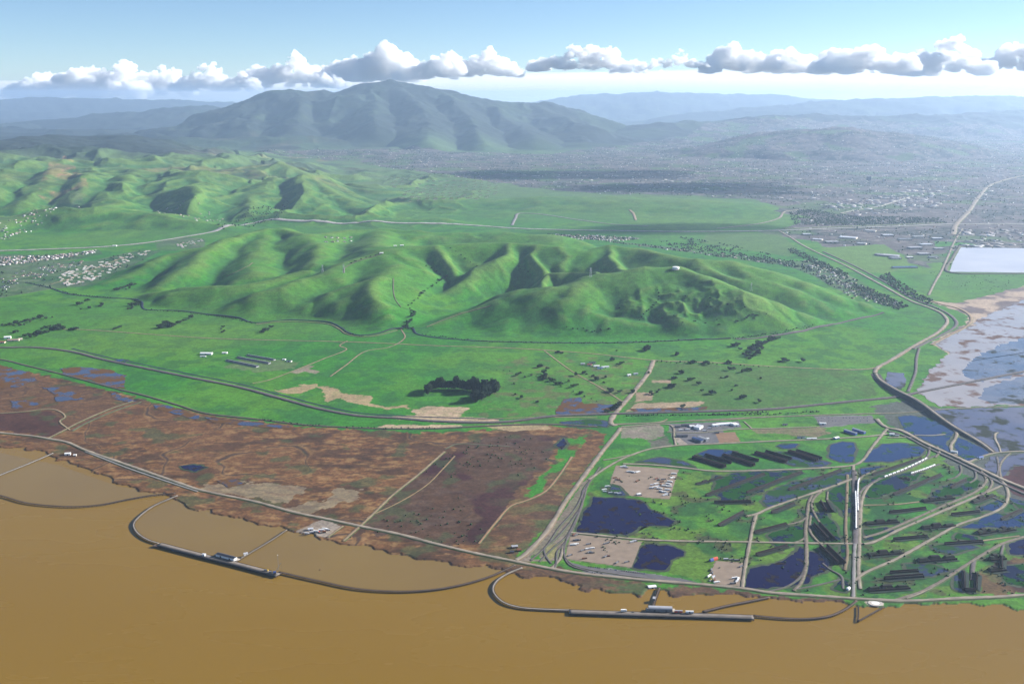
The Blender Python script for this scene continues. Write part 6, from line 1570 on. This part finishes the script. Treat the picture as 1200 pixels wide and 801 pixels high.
park(TRK, ['white', 'tin', 'white'], S6([(475, 92), (490, 88), (500, 95), (520, 122), (540, 124), (560, 126), (575, 124), (660, 225), (680, 220), (700, 215), (665, 205), (690, 198), (710, 228), (720, 245), (740, 210), (765, 200), (770, 215), (775, 185), (760, 235), (745, 270), (755, 262), (800, 135), (790, 160), (740, 250), (585, 268), (580, 262)]), 'white trailer truck parked on the upper pale gravel lot', 'trucks on the upper gravel lot', .1, .6)
park(TRK, ['dark', 'brown'], S6([(430, 160), (445, 168), (460, 170), (570, 180), (690, 165), (725, 185), (735, 170), (720, 200), (710, 170)]), 'dark truck parked on the upper pale gravel lot', 'dark trucks on the upper gravel lot', .9, .8)
park(TRK, ['white', 'tin'], S6([(365, 235), (385, 215), (370, 248), (405, 255), (440, 258), (460, 260)]), 'white trailer standing at the flooded corner of the upper lot', 'trailers at the flooded corner', .1, .3)
park(TRK, ['white', 'tin'], S6([(170, 580), (185, 576), (265, 605), (285, 602), (540, 562), (555, 558)]), 'pale truck parked on the lower pale gravel lot', 'pale trucks on the lower gravel lot', .15, .3)
park(TRK, ['dark', 'dark', 'brown'], S6([(175, 515), (190, 518), (185, 552), (200, 548), (270, 625), (285, 628), (375, 572), (385, 568), (375, 652), (385, 650), (445, 690), (505, 687), (240, 665), (228, 615), (150, 645), (265, 575)]), 'dark truck parked on the lower pale gravel lot', 'dark trucks on the lower gravel lot', .3, .7)
row = [(690 + k * 2.6, 663.5 + k * .34) for k in range(26)] 
park(CARS, ['rubber', 'dimgrey', 'rubber', 'blue', 'white', 'brown'], [(a, b) for a, b in row if random.random() < .85], 'car in the long row on the grey strip beside the shore road', 'cars in the long row', 1.4, .1)
park(CARS, ['rubber', 'dimgrey', 'brown'], S6([(290, 752), (305, 756), (320, 750), (335, 762), (350, 765), (565, 785), (580, 788), (635, 792), (650, 795), (345, 757)]), 'dark car parked apart on the grey strip beside the shore road', 'cars parked apart on the grey strip', .1, .5)
S5 = lambda L: [(600 + a / 4.0, 540 + b / 4.0) for a, b in L]
park(TRK, ['white', 'dark', 'yellow', 'brown', 'tin'], S5([(935, 510), (940, 525), (925, 540), (945, 545), (930, 560), (950, 560), (960, 570), (1045, 550), (1060, 555), (1055, 565), (1035, 575), (1075, 495)]), 'truck among the clutter on the small pale lot by the shore road', 'trucks on the small pale lot', .4, 1.0)
park(TRK, ['dark', 'tin'], S5([(1005, 462), (1030, 464), (1055, 466)]), 'truck along the top edge of the small pale lot', 'trucks along the top of the small lot', .1, .2)
x, y = at(838, 655.5); t = thing('tank_container', 'rounded red and blue container at the top left of the small pale lot', 'container', (x, y, LAND), .5)
MB().vault(0, 0, .5, 12, 7, 6).build('red_half', M['red'], t); MB().vault(-11, -1, .5, 9, 7, 6).build('blue_half', M['blue'], t)
park(CARS, ['white', 'dimgrey', 'rubber', 'blue'], [(959 + k * 4.1 + random.uniform(-.5, .5), b) for b in (489.5, 493) for k in range(15) if random.random() < .8], 'car on the paved lot left of the road junction', 'cars on the paved lot', 1.4, .1)
park(TRK, ['white', 'tin', 'red', 'dark'], [(366, 624), (371, 623), (377, 621.5), (381, 620), (360, 625.5), (384, 621)], 'truck on the small paved landing by the left shore road', 'trucks on the shore landing', .2, .4)
park(TRK, ['white', 'tin'], [(798, 504), (806, 503.5), (826, 505), (832, 502)], 'trailer on the grey lot near the box building', 'trailers on the grey lot', .2, .4)
park(CARS, ['white', 'dimgrey', 'rubber', 'blue'], [(796 + random.uniform(0, 40), random.uniform(502, 507)) for _ in range(14)], 'car on the grey lot near the box building', 'cars on the grey lot', .3, .8)
park(CARS, ['rubber'], [(1093, 703)], 'lone dark car on the shore road at the right', None)
for lab, a, b, L, Wd, H, r, w in (('low grey hut among clutter left of the rail fan', 603, 641, 14, 9, 4, 'greyroof', 'rust'), ('low orange brown hut left of the rail fan', 608, 645, 10, 8, 4, 'rust', 'brown'), ('small dark hut nearest the road left of the rail fan', 600, 647, 9, 7, 3.5, 'darkroof', 'brown'), ('white roofed hut beside the root of the right pier', 764, 687, 17, 9, 4.5, 'white', 'white'), ('white hut on the bank by the left jetty', 79.5, 532.5, 15, 10, 5, 'white', 'white'), ('small white hut right of the larger one by the left jetty', 88, 534, 8, 6, 4, 'white', 'cream'),
                                ('low pale hut on the paved landing by the left shore', 364, 620.5, 12, 8, 4, 'tin', 'white'), ('small orange hut on the paved landing by the left shore', 380, 623.5, 8, 6, 4, 'rust', 'brown')):
    building('hut', lab, 'hut', a, b, L, Wd, H, .2, M[r], M[w], rh=1.8)
print('yard', time.time() - T0)
# ---- piers
def deck_strip(P, w, z, th):
    N = side(P); V = []
    for o, zz in ((-w / 2, z - th), (-w / 2, z), (w / 2, z), (w / 2, z - th)): V.append(np.column_stack([P[:, :2] + N * o, np.full(len(P), zz)]))
    V = np.stack(V, 1).reshape(-1, 3); F = []
    for a in range(len(P) - 1):
        for j in range(4): F.append((a * 4 + j, a * 4 + (j + 1) % 4, (a + 1) * 4 + (j + 1) % 4, (a + 1) * 4 + j)[::-1])
    n = len(P) - 1
    return V, np.array(F + [(0, 1, 2, 3), (n * 4 + 3, n * 4 + 2, n * 4 + 1, n * 4)])
def pier(name, label, px, w, z=4.2, m='deck', bents=60, fender=True, rails=True, cat='pier'):
    P = crom(gp(px, z), 5.0); org = np.array((P[0, 0], P[0, 1], 0.0))
    t = thing(name, label, cat, tuple(org)); Q = P[:, :2] - org[:2]
    V, F = deck_strip(Q, w, z, .7); link('deck', np_mesh('deck', V, F, smooth=False), t, [M[m]])
    N = side(Q)
    for s in (-1, 1):
        if rails:
            V, F = deck_strip(Q + N * s * (w / 2 - .3), .5, z + .45, .44); link('kerb_beam', np_mesh('kerb_beam', V, F, smooth=False), t, [M['pile']])
        if fender:
            V, F = deck_strip(Q + N * s * (w / 2 + .25), .5, z - .25, 2.2); link('fender_wall', np_mesh('fender_wall', V, F, smooth=False), t, [M['pile']])
    st = max(1, len(Q) // bents)
    for k in range(0, len(Q), st):
        b = MB(); a = math.atan2(N[k][1], N[k][0]); b.box(Q[k][0], Q[k][1], z - 1.3, w * .98, .8, .58, a)
        for o in np.linspace(-w * .44, w * .44, max(2, int(w / 4))): b.cyl(Q[k][0] + N[k][0] * o, Q[k][1] + N[k][1] * o, -3, .35, z + 1.75, 6)
        b.build('trestle_bent', M['pile'], t)
    return t
LPW = [(186, 637), (230, 648.5), (280, 661), (326, 673)]
pier('wharf', 'long timber wharf of the left pier, with the masts at its right end', LPW, 17, 4.4, 'deckgrey', 50)
pier('trestle', 'pale curved trestle looping from the shore to the left wharf', [(208, 580), (198, 584), (180, 592), (163, 604.5), (156.5, 613), (159, 621.5), (167, 628.5), (176, 633), (186, 636)], 6.2, 3.3, 'deck', 50, fender=False)
pier('trestle', 'dark trestle sweeping right from the left wharf back to the shore', [(327, 669.5), (355, 676), (380, 681.5), (405, 687), (430, 690.5), (470, 692.3), (510, 690), (545, 683.5), (575, 674.5), (592, 667), (604, 661.5)], 5.2, 3.3, 'deckdark', 70, fender=False)
pier('trestle', 'long dark trestle curving in from the left edge of the bay', [(-160, 545), (-60, 566), (0, 580), (30, 588.5), (60, 592), (90, 593), (120, 590.5), (150, 584.5), (180, 579.5), (205, 577.5)], 4.6, 3.3, 'deckdark', 70, fender=False)
pier('catwalk', 'narrow pale catwalk from the shore landing to the left wharf', [(336, 620), (318, 632), (298, 644), (281, 654)], 3.6, 4.2, 'deck', 26, False, cat='catwalk')
pier('jetty', 'straight pale jetty on the left side of the bay', [(62, 530.5), (30, 544), (0, 556), (-40, 574)], 4.5, 3.8, 'concrete', 40, False, cat='jetty')
RPW = [(667, 716), (720, 717.8), (780, 719.5), (840, 721), (883, 722.5)]
pier('wharf', 'long timber wharf of the right pier, with the grey round roofed warehouse', RPW, 17, 4.4, 'deckgrey', 60)
pier('trestle', 'pale curved trestle looping from the shore to the right wharf', [(612, 664.5), (600, 669), (589, 674.5), (581, 681), (577.5, 690), (582, 698.5), (592, 706), (610, 711), (635, 713), (668, 714.2)], 6.2, 3.3, 'deck', 50, fender=False)
pier('trestle', 'dark trestle sweeping right from the right wharf to the shore road', [(883, 720.5), (900, 722.2), (925, 724), (950, 724), (972, 721), (987, 715), (998, 708), (1004, 703)], 5.2, 3.3, 'deckdark', 44, fender=False)
pier('trestle', 'straight brown trestle running from the right wharf up to the shore', [(824, 716), (850, 709.5), (875, 704.5), (902, 699)], 6, 3.3, 'deckdark', 30, fender=False)
pier('catwalk', 'short grey catwalk from the bank to the right wharf', [(773, 688), (769, 698), (766, 708), (765, 714)], 5.5, 4.2, 'deckdark', 16, False, cat='catwalk')
pier('catwalk', 'thin catwalk, left leg of the V off the white pad', [(1006, 709), (1006, 718), (1005, 727)], 2.4, 3.6, 'deckdark', 14, False, cat='catwalk')
pier('catwalk', 'thin catwalk, right leg of the V off the white pad', [(1036, 710), (1020, 719), (1005.5, 727)], 2.4, 3.6, 'deckdark', 18, False, cat='catwalk')
x, y = at(1026, 706.5); t = thing('landing_pad', 'bright oval concrete pad on the shore at the bottom right', 'pad', (x, y, LAND + .02), 0.0)
m = MB(); m.cyl(0, 0, -.5, 15, 1.4, 28); m.V = [(a * 1.0, b * .8, c) for a, b, c in m.V]; m.build('slab', M['concrete'], t)
m = MB(); m.cyl(0, 0, .91, 8, .06, 24); m.V = [(a, b * .8, c) for a, b, c in m.V]; m.build('centre_slab', M['white'], t)
def on_pier(px, py, z=4.4):
    return (*at(px, py, z), z)
def hall(label, a, b, w, h, roof, wall, z, vault=True):
    p = np.array(at(*a, z)); q = np.array(at(*b, z)); c = (p + q) / 2; d = q - p; L = float(np.hypot(*d))
    t = thing('warehouse', label, 'warehouse', (c[0], c[1], z), math.atan2(d[1], d[0]))
    MB().box(0, 0, 0, L, w, h).build('wall', wall, t)
    m = MB(); (m.vault(0, 0, h + .01, L + .5, w + .5, 3) if vault else m.gable(0, 0, h + .01, L, w, 2.4, .4)); m.build('roof', roof, t)
    for k in (-.25, .25): MB().box(L * k, -w / 2 - .06, 0, 4, .1, 4).build('door', M['door'], t)
hall('grey round roofed warehouse on the right wharf', (760, 714.2), (787.5, 715.2), 12, 5.5, M['greyroof'], M['dimgrey'], 4.42)
hall('dark roofed warehouse with a white end on the left wharf', (255, 650.5), (276, 656), 10, 5.5, M['darkroof'], M['white'], 4.42, False)
pier('platform', 'small timber platform carrying the dark warehouse behind the left wharf', [(252, 649), (279, 656)], 15, 4.41, 'deck', 10, True, False, 'platform')
pier('platform', 'small timber platform carrying the grey warehouse behind the right wharf', [(757, 713.6), (791, 714.8)], 15, 4.41, 'deck', 12, True, False, 'platform')
t = thing('hut', 'white block hut on the catwalk near the left wharf', 'hut', on_pier(288, 649.5, 4.2), .5); MB().box(0, 0, 0, 9, 4.4, 4).build('wall', M['white'], t); MB().box(0, 0, 4.01, 9.6, 5, .4).build('roof', M['tin'], t); MB().box(2, -2.25, 0, 1.2, .1, 2.2).build('door', M['door'], t)
t = thing('hut', 'grey hut on the catwalk near the right wharf', 'hut', on_pier(766.5, 702, 4.2), 1.4); MB().box(0, 0, 0, 9, 5, 4).build('wall', M['dimgrey'], t); MB().box(0, 0, 4.01, 9.6, 5.6, .4).build('roof', M['greyroof'], t); MB().box(2, -2.55, 0, 1.2, .1, 2.2).build('door', M['door'], t)
t = thing('hut', 'small white hut on the left wharf, left of the dark warehouse', 'hut', on_pier(239, 650.5), -.3); MB().box(0, 0, .02, 7, 5, 4).build('wall', M['white'], t); MB().box(0, 0, 4.03, 7.5, 5.5, .4).build('roof', M['tin'], t); MB().box(1.5, -2.55, .02, 1.2, .1, 2.2).build('door', M['door'], t)
RC['brown'].place((*at(795, 717.6, 4.4), 4.45), -.04, 'red and brown railcar on the right wharf, left of the white one', None)
kids_ = kids(RC['brown'].root); RC['brown'].root.scale = (1.2, 1.2, 1.2)
for q in kids_:
    if q.name.startswith('body'): q.data = q.data.copy(); q.data.materials[0] = M['red']
RC['white'].place((*at(808, 718.2, 4.4), 4.45), -.04, 'white railcar on the right wharf, right of the red one', None, 1.2)
TRK['white'].place((*at(731, 716.2, 4.4), 4.45), .1, 'white truck standing on the right wharf left of the warehouse', None, (.8, 1.2, 1.3))
TRK['yellow'].place((*at(312, 668.3, 4.4), 4.45), -.3, 'yellow truck on the left wharf beside the mast', None)
TRK['yellow'].place((*at(318, 670.5, 4.4), 4.45), -.3, 'yellow truck on the left wharf next to the crane', None)
CARS['dimgrey'].place((*at(742, 716.8, 4.4), 4.45), .0, 'dark car on the right wharf between truck and warehouse', None)
# mast and crane at the end of the left wharf
def mast(label, px, py, h, z=4.4):
    t = thing('mast', label, 'mast', on_pier(px, py, z))
    for k in range(3): a = k * 2.094; MB().bar((math.cos(a) * 1.1, math.sin(a) * 1.1, 0), (math.cos(a) * .25, math.sin(a) * .25, h), .09).build('leg', M['steel'], t)
    m = MB()
    for k in range(12):
        z0, z1 = h * k / 12, h * (k + 1) / 12; r0, r1 = 1.1 - .85 * k / 12, 1.1 - .85 * (k + 1) / 12
        for j in range(3): a, b = j * 2.094, (j + 1) * 2.094; m.bar((math.cos(a) * r0, math.sin(a) * r0, z0), (math.cos(b) * r1, math.sin(b) * r1, z1), .05)
    m.build('bracing', M['steel'], t); MB().box(0, 0, h, 2, 2, .3).build('lamp_head', M['white'], t)
mast('tall thin lattice mast at the right end of the left wharf', 326.5, 669, 38)
t = thing('crane', 'blue grey crane at the right end of the left wharf', 'crane', on_pier(322, 672, 4.42), .4)
MB().box(0, 0, 0, 5, 5, 3).build('undercarriage', M['rubber'], t); MB().box(-.5, 0, 3.02, 6, 3.6, 3).build('cab', M['blue'], t); MB().bar((2, 0, 5), (15, 2, 22), .45).build('jib', M['steel'], t); MB().bar((15, 2, 22), (15, 2, 9), .07).build('cable', M['rubber'], t)
t = thing('buoy', 'small dark buoy afloat inside the left pier', 'buoy', (*at(375, 667.5, 0), 0))
MB().cyl(0, 0, -.8, 1.6, 1.7, 12).build('float', M['rust'], t); MB().cyl(0, 0, .92, .5, 2.2, 8, .25).build('post', M['rubber'], t)
t = thing('mooring_platform', 'small timber platform at the far left end of the left wharf', 'platform', (*at(183, 640.5, 0), 0), -.3)
MB().box(0, 0, 3.4, 12, 10, .9).build('deck', M['deckdark'], t)
for a in (-5, 0, 5):
    for b in (-4, 4): MB().cyl(a, b, -3, .4, 6.38, 6).build('pile', M['pile'], t)
for k in Kind.ALL:
    if not k.used:
        for o in [q for c in k.root.children for q in c.children] + list(k.root.children) + [k.root]: bpy.data.objects.remove(o)
print('all', time.time() - T0, len(C.objects))
